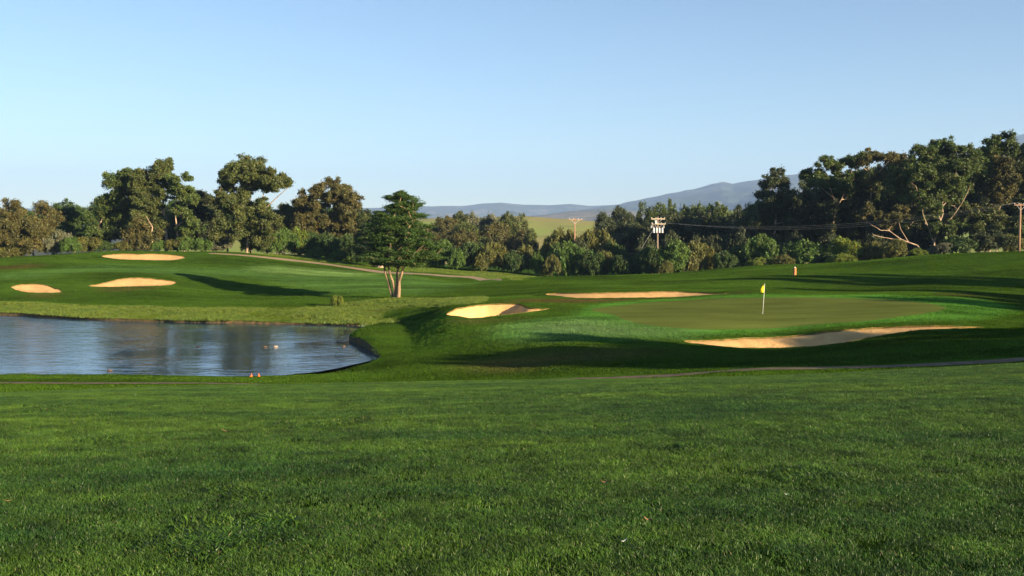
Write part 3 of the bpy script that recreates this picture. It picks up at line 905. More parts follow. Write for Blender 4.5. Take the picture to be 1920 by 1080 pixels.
tree('eucalyptus_tree', 'tallest pale trunked eucalyptus behind the hilltop bunker', 156, 311, [(300, 318, 21, 16), (285, 343, 26, 20), (318, 340, 18, 18), (300, 366, 27, 17), (272, 390, 22, 26), (292, 416, 20, 16), (312, 306, 15, 7), (262, 350, 24, 24), (262, 425, 22, 20), (292, 390, 20, 22), (272, 330, 22, 18)], 'euc', M_BARK_P, [(311, 440), (308, 400), (307, 360), (304, 325)], 0.50, seed=4, group=GL, dens=0.95, cr=0.65)
tree('eucalyptus_tree', 'slender twin stemmed eucalyptus just right of the tallest one', 154, 333, [(335, 338, 15, 15), (350, 333, 11, 11), (325, 362, 12, 11), (346, 360, 17, 15), (362, 372, 14, 16), (332, 388, 12, 10), (318, 335, 8, 8), (352, 405, 17, 22), (346, 438, 18, 16), (366, 425, 16, 20)], 'euc_g', M_BARK_P, [(331, 425), (328, 395), (333, 360), (338, 340)], 0.24, seed=5, group=GL, dens=0.75, cr=0.55)
tree('eucalyptus_tree', 'low broken eucalyptus with pale stems left of the tallest trunk', 153, 283, [(270, 420, 20, 14), (290, 440, 20, 12), (250, 445, 26, 16), (268, 455, 22, 12)], 'brown', M_BARK_P, [(284, 445), (286, 425), (275, 405)], 0.3, seed=6, group=GL, dens=0.7)
tree('eucalyptus_tree', 'dark shaded tree filling the gap between two tall eucalyptus', 172, 378, [(375, 368, 18, 20), (385, 395, 24, 30), (368, 425, 24, 30), (398, 435, 22, 30), (350, 440, 22, 24)], 'dark', M_BARK_D, seed=7, group=GL, dens=1.1)
tree('eucalyptus_tree', 'large spreading eucalyptus left of the rounded brown one', 157, 462, [(470, 304, 27, 12), (440, 326, 30, 22), (475, 325, 34, 22), (500, 326, 34, 20), (530, 338, 24, 12), (420, 346, 20, 16), (462, 344, 28, 20), (512, 350, 25, 11), (425, 380, 22, 24), (452, 398, 30, 32), (438, 435, 32, 28), (472, 428, 30, 28), (408, 365, 12, 14), (482, 410, 26, 28), (496, 386, 18, 18), (512, 422, 22, 26), (488, 448, 28, 20), (455, 372, 26, 22)], 'euc', M_BARK_E, [(466, 440), (484, 405), (492, 375), (500, 345)], 0.36, limbs=[[(484, 405), (520, 372), (545, 352)], ], seed=8, group=GL, dens=0.95, cr=0.7)
tree('eucalyptus_tree', 'round topped brownish eucalyptus left of the lone cypress', 168, 622, [(620, 354, 36, 20), (590, 380, 33, 26), (642, 372, 34, 26), (610, 408, 46, 30), (658, 398, 22, 28), (570, 402, 24, 28), (640, 430, 34, 24), (585, 430, 30, 22)], 'brown', M_BARK_E, None, 0.4, seed=9, group=GL, dens=1.05, cr=0.7)
tree('eucalyptus_tree', 'thin dark tree between spreading and round topped eucalyptus', 175, 530, [(520, 400, 22, 22), (545, 410, 20, 28), (530, 435, 30, 24), (500, 415, 16, 22)], 'euc', M_BARK_E, seed=10, group=GL, dens=0.8)

GM = 'trees in the valley behind the shrub row'
mids = [(815, 428, 30, 20, 235, 'brown'), (845, 425, 28, 20, 240, 'euc'), (872, 416, 26, 16, 245, 'euc'), (905, 413, 24, 14, 240, 'grey'), (935, 416, 22, 16, 235, 'euc'), (968, 424, 22, 20, 232, 'euc'), (890, 438, 34, 20, 215, 'euc'), (945, 440, 30, 20, 212, 'brown'), (1008, 448, 20, 16, 205, 'euc'), (845, 450, 34, 18, 205, 'brown')]
LATER = []
ORD = ['first', 'second', 'third', 'fourth', 'fifth', 'sixth', 'seventh', 'eighth', 'ninth', 'tenth', 'eleventh', 'twelfth', 'thirteenth', 'fourteenth', 'fifteenth', 'sixteenth', 'seventeenth', 'eighteenth', 'nineteenth', 'twentieth', 'twenty-first', 'twenty-second', 'twenty-third', 'twenty-fourth']
names = {}
for rowname, sel in (('far valley trees right of the cypress', [m for m in mids if m[4] >= 230]), ('nearer valley trees right of the cypress', [m for m in mids if m[4] < 230])):
    for i, (px, py, rx, ry, Y, lf) in enumerate(sorted(sel)):
        LATER.append(('valley_tree', '%s from left of the %s' % (ORD[i], rowname), px, py - ry, Y, rx, lf, GM))

GR = 'dark forest behind the transformer pole'
forest = [(1128, 430, 18, 18, 215), (1152, 412, 22, 16, 225), (1185, 404, 22, 14, 235), (1222, 396, 20, 12, 240), (1265, 392, 17, 14, 245), (1298, 395, 16, 12, 240), (1340, 398, 22, 14, 238), (1375, 412, 24, 18, 225), (1402, 405, 18, 16, 220), (1160, 440, 30, 22, 200), (1215, 425, 34, 24, 205), (1270, 425, 34, 24, 205), (1325, 428, 34, 24, 202), (1380, 432, 32, 24, 198)]
for rowname, sel in (('skyline row of forest behind the transformer pole', forest[:9]), ('lower shaded row of forest behind the transformer pole', forest[9:])):
    for i, (px, py, rx, ry, Y) in enumerate(sel):
        lf = 'dark' if py > 402 else 'euc_g'  # shade on the lower forest is painted by choosing the darker leaf colour
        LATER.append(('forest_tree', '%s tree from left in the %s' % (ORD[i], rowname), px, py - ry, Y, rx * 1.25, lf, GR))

GS_ = 'eucalyptus stand on the right'
tree('eucalyptus_tree', 'lone high topped eucalyptus at the left end of the right stand', 165, 1450, [(1452, 322, 17, 9), (1438, 340, 18, 13), (1468, 345, 20, 14), (1430, 362, 14, 14), (1455, 368, 26, 16), (1485, 370, 16, 18), (1440, 395, 30, 20), (1475, 400, 30, 22), (1420, 415, 24, 24), (1460, 435, 40, 26)], 'dark', M_BARK_E, [(1452, 440), (1455, 400), (1458, 350), (1456, 325)], 0.35, seed=101, group=GS_, dens=0.9)
tree('eucalyptus_tree', 'flat topped eucalyptus with open pale limbs against the sky', 166, 1575, [(1520, 322, 18, 12), (1545, 305, 22, 12), (1575, 310, 28, 18), (1520, 345, 22, 12), (1555, 340, 30, 18), (1595, 335, 26, 24), (1605, 300, 22, 10), (1590, 365, 28, 18)], 'euc_g', M_BARK_P, [(1560, 430), (1568, 390), (1555, 350), (1545, 325)], 0.34, limbs=[[(1568, 390), (1580, 360), (1595, 335)], [(1560, 365), (1535, 350), (1522, 335)]], skip=0.4, seed=102, group=GS_, dens=0.85, cr=0.65)
tree('eucalyptus_tree', 'rusty crowned eucalyptus forking near the skyline of the right stand', 166, 1628, [(1628, 290, 22, 12), (1660, 296, 26, 14), (1685, 305, 20, 16), (1610, 305, 16, 12), (1665, 325, 30, 18), (1640, 345, 28, 18)], 'brown', M_BARK_P, [(1625, 420), (1632, 360), (1628, 325), (1622, 300)], 0.3, limbs=[[(1632, 345), (1645, 320), (1660, 300)], [(1630, 330), (1612, 312)]], skip=0.4, seed=103, group=GS_, dens=0.8, cr=0.65)
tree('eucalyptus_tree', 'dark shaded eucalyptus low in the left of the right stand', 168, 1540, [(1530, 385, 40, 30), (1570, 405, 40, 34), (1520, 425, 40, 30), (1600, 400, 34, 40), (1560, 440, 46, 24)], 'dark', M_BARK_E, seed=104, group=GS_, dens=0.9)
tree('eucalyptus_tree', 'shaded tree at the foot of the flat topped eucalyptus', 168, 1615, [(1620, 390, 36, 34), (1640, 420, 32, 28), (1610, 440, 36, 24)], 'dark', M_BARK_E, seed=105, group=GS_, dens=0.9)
tree('eucalyptus_tree', 'huge low forked eucalyptus with bare pale limbs and domed crown', 150, 1752, [(1700, 320, 36, 26), (1735, 290, 36, 22), (1775, 275, 32, 18), (1680, 350, 24, 22), (1725, 335, 36, 26), (1770, 318, 36, 30), (1810, 300, 30, 28), (1705, 372, 24, 16), (1765, 358, 36, 20), (1815, 345, 28, 24), (1790, 378, 24, 14), (1735, 385, 20, 12), (1745, 410, 22, 14), (1790, 425, 26, 18), (1705, 425, 22, 16), (1760, 440, 24, 12)], 'euc_g', M_BARK_E, [(1752, 455), (1760, 430), (1768, 400), (1766, 375), (1764, 350)], 0.3, limbs=[[(1752, 452), (1738, 430), (1722, 402), (1714, 378), (1700, 350)], [(1757, 440), (1785, 405), (1800, 380), (1812, 350)], [(1768, 402), (1745, 380), (1735, 345)], [(1767, 388), (1788, 368), (1800, 335)]], skip=0.3, seed=106, group=GS_, dens=0.85, cr=0.62, n_per=106, ll=0.29, lw=0.125)
tree('eucalyptus_tree', 'low eucalyptus branch sweeping left above the bright shrub', 147, 1745, [(1650, 405, 22, 14), (1635, 390, 14, 12), (1668, 420, 16, 10), (1690, 395, 18, 10), (1622, 412, 10, 9)], 'brown', M_BARK_E, [(1720, 460), (1690, 449), (1668, 433), (1652, 418)], 0.24, limbs=[[(1690, 449), (1660, 446), (1630, 440)], [(1668, 433), (1650, 432), (1632, 422)], [(1705, 455), (1690, 430), (1682, 405)]], skip=0.2, seed=107, group=GS_, dens=0.75, cr=0.5, n_per=110, ll=0.29, lw=0.12)
tree('eucalyptus_tree', 'tall thin stemmed eucalyptus reaching highest at far right', 154, 1856, [(1860, 262, 20, 12), (1888, 258, 16, 9), (1850, 285, 26, 18), (1885, 280, 16, 14), (1865, 310, 26, 18), (1840, 325, 20, 18)], 'euc_g', M_BARK_P, [(1858, 430), (1861, 380), (1860, 330), (1862, 280)], 0.22, seed=108, group=GS_, dens=0.8, cr=0.6)
tree('eucalyptus_tree', 'reddish leaved eucalyptus below the highest crown at right', 152, 1870, [(1880, 340, 24, 26), (1890, 365, 18, 20), (1865, 365, 22, 24), (1885, 310, 18, 18), (1850, 395, 26, 18)], 'brown', M_BARK_P, [(1866, 430), (1872, 395), (1882, 360)], 0.2, seed=109, group=GS_, dens=0.7, cr=0.6)
tree('eucalyptus_tree', 'bushy low eucalyptus under the thin stemmed one', 149, 1835, [(1830, 405, 30, 24), (1865, 410, 26, 24), (1840, 432, 36, 18), (1890, 425, 22, 22), (1800, 415, 26, 20)], 'euc', M_BARK_P, seed=110, group=GS_, dens=0.8, cr=0.6)
tree('eucalyptus_tree', 'eucalyptus cut by the right edge of the photo', 158, 1945, [(1915, 290, 18, 20), (1940, 280, 30, 24), (1920, 330, 24, 30), (1950, 350, 36, 50), (1915, 380, 22, 26), (1930, 420, 36, 36)], 'euc', M_BARK_E, seed=111, group=GS_, dens=0.95)
tree('eucalyptus_tree', 'dark mass of tree between domed crown and thin stems', 164, 1790, [(1790, 330, 40, 50), (1720, 400, 46, 40), (1780, 410, 46, 40), (1830, 370, 40, 60), (1690, 340, 30, 40), (1690, 400, 36, 40)], 'dark', M_BARK_D, seed=112, group=GS_, dens=0.8, cr=0.9)
print('tree quads', sum(n for _, n in ALLTREES))

# ------------------------------------------------------------------ cypresses: flat sprays layered on spreading limbs
def cypress(name, label, Y, base, outline, trunks, seed, leaf, npad, bark=M_BARK_C, trad=0.3, group=None):
    """outline: (py, px_left, px_right) rows of the crown"""
    r = np.random.default_rng(seed); s = Y / FPX
    bx = U(base) * Y; bz = float(height(bx, Y)); org = np.array((bx, Y, bz))
    py = np.array([o[0] for o in outline]); lf = np.array([o[1] for o in outline]); rt = np.array([o[2] for o in outline])
    C = []; R = []
    wts = (rt - lf) ** 1.5; cdf = np.cumsum(wts) / wts.sum()
    while len(C) < npad:
        y = np.interp(r.uniform(), np.r_[0, cdf], np.r_[py[0], py]) + r.uniform(-2, 2)
        y = min(max(y, py[0]), py[-1])
        l, g = np.interp(y, py, lf), np.interp(y, py, rt)
        c, h = (l + g) / 2, (g - l) / 2
        a = r.uniform(0, 6.283); q = r.uniform(0.05, 1) ** 0.5
        h *= 0.90 + 0.24 * math.sin(y * 0.31 + 3.1 * math.sin(a * 1.5 + seed)) * r.uniform(0.4, 1)
        x = c + h * q * math.cos(a) * 1.02; d = h * q * math.sin(a) * 0.9
        C.append((U(x) * Y, Y + d * s, W(y) * Y)); R.append(r.uniform(0.4, 1.0) * min(1.0, 0.4 + h / 60))
    C = np.array(C); R = np.array(R)
    mb_v = []; mb_f = []; nb = 0
    per = np.array_split(r.permutation(len(C)), len(trunks))
    for tr, ids in zip(trunks, per):
        t3 = [np.array((U(a) * Y, Y + dd, W(b) * Y)) for a, b, dd in tr]
        t3[0][2] = bz - 0.3
        tz = []
        for a, b in zip(t3[:-1], t3[1:]): tz += [a, (a + b) / 2 + r.normal(size=3) * 0.05]
        tz.append(t3[-1])
        x = np.array([p[0] for p in tz])
        pos, par, rad = skeleton(tz, trad, C[ids], r, tip=0.02, sag=0.06, skip=0.2)
        V, F = limb_mesh(pos, par, rad, 7)
        mb_v.append(V); mb_f.append(F + nb); nb += len(V)
    V = np.vstack(mb_v); F = np.vstack(mb_f)
    ax = C - np.array((bx, Y, 0)); ax[:, 2] = 0
    V2, F2, cc = leaves(C, R, 210, 0.21, 0.062, r, droop=-0.2, flat=0.55, sq=0.24, tilt=0.18)
    root = empty(name, tuple(org)); tag(root, label, 'tree', group)
    obj('trunk', mesh('trunk', V - org, F, None, True, [bark]), root)
    obj('crown', mesh('crown', V2 - org, F2, cc, False, [LEAF[leaf]]), root)
    return root


cypress('cypress_tree', 'lone cypress with several pale trunks on the far pond bank', 98.5, 740,
        [(360, 746, 757), (366, 733, 770), (372, 729, 782), (385, 722, 787), (397, 712, 790), (410, 701, 792), (425, 691, 800), (440, 683, 810), (455, 677, 824), (470, 675, 828), (482, 675, 826), (490, 680, 812), (497, 702, 795)],
        [[(738, 560, 0.2), (728, 530, 0.1), (720, 500, 0.0), (712, 475, -0.3), (705, 440, -0.6)], [(741, 560, 0), (736, 528, -0.2), (728, 500, -0.2), (730, 460, 0), (735, 420, 0)], [(744, 560, -0.2), (744, 520, -0.2), (746, 480, 0), (748, 430, 0), (751, 368, 0)], [(747, 560, -0.1), (748, 524, 0), (756, 500, 0.3), (765, 470, 0.5), (775, 430, 0.6)], [(746, 560, -0.3), (749, 528, -0.5), (757, 497, -0.8), (772, 478, -1.1), (795, 465, -1.3)]],
        71, 'cyp', 600, trad=0.16)
cypress('cypress_tree', 'shaded cypress with thick pale trunk behind the lone one', 148, 715,
        [(397, 705, 715), (410, 690, 722), (425, 680, 730), (445, 672, 735), (462, 668, 735), (474, 672, 735), (480, 680, 725)],
        [[(713, 507, 0), (714, 490, 0), (712, 450, 0), (710, 405, 0)]], 72, 'cyp_d', 420, M_BARK_P, 0.75)
cypress('cypress_tree', 'narrow cypress trunk standing left of the thick pale one', 152, 702,
        [(425, 676, 700), (445, 664, 705), (465, 660, 706), (482, 664, 704)],
        [[(701, 497, 0), (701, 480, 0), (696, 450, 0), (690, 430, 0)]], 73, 'cyp_d', 200, M_BARK_P, 0.4)

# ------------------------------------------------------------------ shrubs
def shrub_proto(seed, n_cl=280, n_per=80, ll=0.085, lw=0.045, lumps=8):
    """unit dome: radius 1, height 1, at the origin"""
    r = np.random.default_rng(seed); C = []
    lob = [(r.uniform(-0.5, 0.5), r.uniform(-0.5, 0.5), r.uniform(0.25, 0.62), r.uniform(0.3, 0.5)) for _ in range(lumps)]
    for i in range(n_cl):
        x, y, z, q = lob[i % lumps]
        d = r.normal(size=3); d /= np.linalg.norm(d); d[2] = abs(d[2]) * 1.0 - 0.35
        C.append((x + d[0] * q, y + d[1] * q, max(0.03, z + d[2] * q * 0.85)))
    C = np.array(C); C[:, :2] /= np.quantile(np.abs(C[:, :2]), 0.97) * 1.05; C[:, 2] /= np.quantile(C[:, 2], 0.97) * 1.04
    V, F, cc = leaves(C, r.uniform(0.09, 0.17, n_cl), n_per, ll, lw, r, droop=-0.1)
    tr = [np.array((0, 0, -0.05)), np.array((0.02, 0, 0.1)), np.array((0.0, 0.03, 0.3))]
    pos, par, rad = skeleton(tr, 0.05, C, r, tip=0.004, skip=0.5)
    V1, F1 = limb_mesh(pos, par, rad, 5)
    return mesh('stems', V1, F1, None, True, [M_BARK_D]), mesh('foliage', V, F, cc, False, [LEAF['bush']])


PROTO = [shrub_proto(200 + i) for i in range(5)]


def shrub(name, label, px, py_top, py_bot, rx, Y, leaf, group, i, sink=0.0):
    """shrub filling px +- rx, py_top..py_bot at distance Y"""
    x = U(px) * Y; gz = float(height(x, Y)); s = Y / FPX
    zb = min(gz - 0.1, W(py_bot) * Y) if sink == 0 else gz - sink
    h = (W(py_top) * Y - zb) * 1.0
    root = empty(name, (x, Y, zb)); tag(root, label, 'shrub', group)
    root.rotation_euler = (0, 0, i * 2.4)
    root.scale = (rx * s, rx * s, h)
    for mm, nm in zip(PROTO[i % 5], ('stems', 'foliage')):
        o = obj(nm, mm, root)
        if nm == 'foliage':
            o.material_slots[0].link = 'OBJECT'; o.material_slots[0].material = LEAF[leaf]
    return root


COLW = {'bush': 'green', 'bush_y': 'bright yellow green', 'bush_d': 'deep green', 'bush_o': 'rusty olive', 'grey': 'grey green', 'dark': 'dark'}
ROWS = [
    ('along the left hilltop under the eucalyptus', [(15, 458, 490, 30, 147, 'bush_o'), (105, 440, 480, 26, 150, 'grey'), (125, 448, 478, 24, 148, 'bush'), (165, 448, 476, 24, 150, 'bush_o'), (195, 455, 474, 18, 151, 'bush_d'), (235, 452, 474, 22, 152, 'bush_o'), (262, 440, 474, 22, 153, 'brown'), (295, 452, 472, 18, 154, 'bush'), (330, 452, 472, 18, 154, 'bush_o'), (350, 448, 472, 16, 153.5, 'bush'), (378, 450, 472, 18, 154, 'bush'), (405, 446, 474, 22, 157, 'grey')], 'shrubs along the left hilltop'),
    ('in the leafy thicket left of the cypress', [(470, 432, 476, 26, 161, 'bush_y'), (500, 436, 478, 26, 160, 'bush'), (532, 434, 482, 24, 161, 'bush'), (558, 436, 482, 20, 163, 'bush_y'), (588, 440, 486, 28, 164, 'bush_d'), (622, 444, 490, 30, 162, 'bush_d'), (655, 446, 494, 28, 160, 'bush_d'), (590, 466, 488, 18, 158.5, 'bush'), (640, 470, 494, 20, 157, 'bush'), (672, 462, 497, 20, 160, 'bush_d')], 'thicket left of the cypress'),
    ('in the shrub row between cypress and transformer pole', [(790, 462, 504, 22, 160, 'bush'), (822, 456, 506, 26, 162, 'bush'), (850, 470, 506, 20, 158, 'bush'), (880, 460, 508, 32, 161, 'bush_d'), (915, 466, 510, 24, 158, 'bush_o'), (940, 460, 512, 26, 162, 'bush_o'), (965, 478, 514, 18, 156, 'bush_d'), (990, 465, 516, 28, 160, 'bush_o'), (1015, 478, 518, 18, 155, 'bush'), (1035, 484, 520, 16, 152, 'bush_o'), (1068, 462, 520, 34, 155, 'bush'), (1105, 478, 520, 26, 152, 'bush_d'), (1140, 476, 520, 28, 153, 'bush_o'), (1170, 484, 520, 22, 150, 'bush_d')], 'shrub row in the dip'),
    ('among rusty shrubs around the plain pole', [(1030, 446, 490, 28, 172, 'bush_o'), (1062, 440, 490, 28, 175, 'bush_o'), (1105, 442, 492, 30, 170, 'bush_o'), (1135, 446, 492, 28, 168, 'bush_o'), (1085, 455, 495, 26, 166, 'dark'), (1160, 462, 495, 26, 166, 'bush_d')], 'rusty shrubs around the plain pole'),
    ('in the front hedge right of the transformer pole', [(1200, 470, 518, 26, 150, 'bush_d'), (1225, 474, 518, 22, 147, 'bush_d'), (1262, 460, 516, 36, 148, 'bush'), (1250, 492, 516, 16, 144, 'bush_o'), (1300, 464, 516, 28, 149, 'bush_o'), (1330, 462, 514, 28, 151, 'bush_o'), (1360, 478, 512, 20, 146, 'bush_d'), (1385, 466, 510, 26, 149, 'bush_d'), (1425, 450, 508, 36, 148, 'bush'), (1412, 486, 508, 22, 144, 'bush_y'), (1465, 462, 504, 24, 147, 'bush_d'), (1512, 458, 502, 42, 146, 'bush'), (1470, 482, 504, 20, 142.5, 'bush_o'), (1560, 476, 498, 22, 142, 'bush_d'), (1600, 452, 496, 34, 143, 'bush_y'), (1580, 478, 498, 22, 139, 'bush_y'), (1635, 460, 492, 26, 142, 'bush_o'), (1680, 452, 486, 26, 139, 'bush_o'), (1722, 468, 482, 16, 133.5, 'bush_y')], 'front hedge on the right'),
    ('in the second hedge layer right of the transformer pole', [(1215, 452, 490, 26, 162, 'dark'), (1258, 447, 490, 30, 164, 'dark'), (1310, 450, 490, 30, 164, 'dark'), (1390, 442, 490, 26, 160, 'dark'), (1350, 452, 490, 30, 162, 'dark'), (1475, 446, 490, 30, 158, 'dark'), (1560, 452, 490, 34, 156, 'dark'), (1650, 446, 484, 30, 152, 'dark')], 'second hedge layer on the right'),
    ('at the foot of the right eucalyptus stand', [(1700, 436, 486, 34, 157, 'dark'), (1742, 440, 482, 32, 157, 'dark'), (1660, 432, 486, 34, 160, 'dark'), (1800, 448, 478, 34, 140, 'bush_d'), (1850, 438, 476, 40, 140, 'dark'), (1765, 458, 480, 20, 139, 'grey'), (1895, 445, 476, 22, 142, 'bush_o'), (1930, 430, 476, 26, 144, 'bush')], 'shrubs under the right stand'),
]
LEAF['brown'] = LEAF['brown']; COLW['brown'] = 'dry brown'
for where, row, grp in ROWS:
    for i, (px, t, b, rx, Y, lf) in enumerate(sorted(row)):
        shrub('shrub', '%s shrub, %s from left %s' % (COLW[lf], ORD[i], where), px, t, b, rx, Y, lf, grp, i + int(px))
shrub('shrub', 'small lone round bush on the pond bank left of cypress', 631, 556.5, 572, 11, 94, 'bush_y', None, 3, 0.1)

# ------------------------------------------------------------------ trees further back and beside the course
def tree_proto(seed, n_cl=460, n_per=84, lumps=15):
    """unit tree: height 1, crown radius 0.5"""
    r = np.random.default_rng(seed); C = []
    lob = []
    for k in range(lumps):
        z = r.uniform(0.32, 0.86); q = 0.36 * math.sqrt(max(0.1, 1 - ((z - 0.5) / 0.5) ** 2)); a = r.uniform(0, 6.28)
        lob.append((q * math.cos(a), q * math.sin(a), z, r.uniform(0.12, 0.2)))
    for i in range(n_cl):
        x, y, z, q = lob[i % lumps]; d = r.normal(size=3); d /= np.linalg.norm(d); q *= r.uniform(0.2, 1) ** 0.5
        C.append((x + d[0] * q, y + d[1] * q, max(0.08, z + d[2] * q)))
    C = np.array(C); C[:, 2] *= 1 / C[:, 2].max()
    V, F, cc = leaves(C, r.uniform(0.035, 0.075, n_cl), n_per, 0.031, 0.0145, r, droop=0.25)
    tr = [np.array((0, 0, -0.03)), np.array((0.01, 0, 0.15)), np.array((0.0, 0.02, 0.4)), np.array((-0.02, 0.0, 0.7))]
    pos, par, rad = skeleton(tr, 0.025, C, r, tip=0.0012, skip=0.5)
    V1, F1 = limb_mesh(pos, par, rad, 5)
    return mesh('trunk', V1, F1, None, True, [M_BARK_E]), mesh('crown', V, F, cc, False, [LEAF['euc']])


TPROTO = [tree_proto(300 + i) for i in range(4)]


def proto_tree(name, label, x, y, ztop, wid, leaf, group, i):
    gz = float(height(x, y)) - 0.2
    root = empty(name, (x, y, gz)); tag(root, label, 'tree', group)
    root.rotation_euler = (0, 0, i * 1.9); h = ztop - gz; root.scale = (wid, wid, h)
    for mm, nm in zip(TPROTO[i % 4], ('trunk', 'crown')):
        o = obj(nm, mm, root)
        if nm == 'crown':
            o.material_slots[0].link = 'OBJECT'; o.material_slots[0].material = LEAF[leaf]


for i, (nm, lab, px, top, Y, rx, lf, grp) in enumerate(LATER):
    proto_tree(nm, lab, U(px) * Y, Y, W(top) * Y, 3.2 * rx * Y / FPX, lf, grp, i)
back_l = [(-60, 400, 190), (0, 395, 188), (62, 392, 186), (100, 395, 188), (160, 385, 184), (205, 372, 182), (250, 358, 184), (285, 365, 182), (345, 372, 182), (385, 372, 186), (425, 368, 188), (470, 375, 186), (520, 395, 190), (560, 385, 192), (605, 380, 190), (650, 390, 188), (690, 405, 186)]
for i, (px, py, Y) in enumerate(back_l):
    proto_tree('background_tree', '%s from left of the shaded trees filling behind the left hill' % ORD[i], U(px) * Y, Y, W(py) * Y, 60 * Y / FPX * 1.75, ['dark', 'euc', 'bush_d'][i % 3], 'shaded trees behind the left hill', i)
for i, (px, py, Y) in enumerate([(-130, 398, 165), (-205, 392, 172), (-280, 388, 168), (-360, 385, 174), (-440, 390, 170), (-530, 385, 176), (-620, 388, 172), (-710, 385, 178)]):
    proto_tree('background_tree', '%s tree leftward beyond the left edge of the photo' % ORD[i], U(px) * Y, Y, W(py) * Y, 70 * Y / FPX * 1.9, ['euc', 'bush_d', 'brown'][i % 3], 'trees left of the frame', i)
back_r = [(1418, 402, 182), (1455, 378, 184), (1495, 372, 180), (1540, 342, 178), (1585, 325, 176), (1630, 318, 174), (1675, 312, 178), (1715, 300, 178), (1760, 288, 180), (1805, 282, 180), (1850, 282, 178), (1895, 290, 176), (1945, 282, 176)]
for i, (px, py, Y) in enumerate(back_r):
    proto_tree('background_tree', '%s from left of the dark trees behind the right stand' % ORD[i], U(px) * Y, Y, W(py) * Y, 72 * Y / FPX * 1.75, ['dark', 'euc_g', 'dark', 'euc'][i % 4], 'dark trees behind the right stand', i + 2)
# trees standing right of the frame, whose shadows fall across the course
side = [(33 + 4.6 * k, 30 + 1.2 * math.sin(k * 2.1), 7.3 + 0.6 * math.sin(k * 1.7), 7.5) for k in range(9)]
side += [(72, 50, 10.0, 8), (77, 54.5, 10.5, 8), (66, 67, 10.5, 2.6), (70.5, 76.5, 12.5, 6.5), (74, 79, 12.5, 5.5), (104, 163, 15, 12), (114, 170, 16, 12), (125, 178, 16, 12)]
for i, (x, y, h, wd) in enumerate(side):
    proto_tree('roadside_tree', '%s tree from near in the row right of the frame' % ORD[i], x, y, float(height(x, y)) + h, wd, 'euc', 'trees right of the frame', i)

# ------------------------------------------------------------------ grass
def grass_patch(seed, n, rad, hgt, wid, lean, dry, spread=0.35):
    """a disc of single bent blades, two faces each"""
    r = np.random.default_rng(seed)
    a = r.uniform(0, 6.283, n); q = rad * np.sqrt(r.uniform(0, 1, n))
    x, y = q * np.cos(a), q * np.sin(a)
    h = hgt * r.uniform(0.5, 1.25, n); w = wid * r.uniform(0.7, 1.3, n)
    da = r.uniform(0, 6.283, n); ln = h * np.abs(r.normal(lean, spread, n))
    dx, dy = np.cos(da), np.sin(da)
    fa = da + r.uniform(-1.2, 1.2, n) + math.pi / 2; sx, sy = np.cos(fa) * w / 2, np.sin(fa) * w / 2
    z0 = -0.01 * np.ones(n)
    v0 = np.c_[x - sx, y - sy, z0]; v1 = np.c_[x + sx, y + sy, z0]
    mx, my, mz = x + dx * ln * 0.35, y + dy * ln * 0.35, h * 0.6
    v2 = np.c_[mx + sx * 0.8, my + sy * 0.8, mz]; v3 = np.c_[mx - sx * 0.8, my - sy * 0.8, mz]
    v4 = np.c_[x + dx * ln, y + dy * ln, h]
    V = np.stack([v0, v1, v2, v3, v4], 1).reshape(-1, 3)
    b = (np.arange(n) * 5)[:, None]
    F = np.vstack([b + np.array([[0, 1, 2]]), b + np.array([[0, 2, 3]]), b + np.array([[3, 2, 4]])])
    tone = r.uniform(0.55, 1.45, n); dr = np.where(r.uniform(size=n) < dry, r.uniform(0.5, 1, n), r.uniform(0, 0.08, n))
    C = np.repeat(np.c_[tone, dr, np.zeros(n)], 5, axis=0)
    return V, F, C


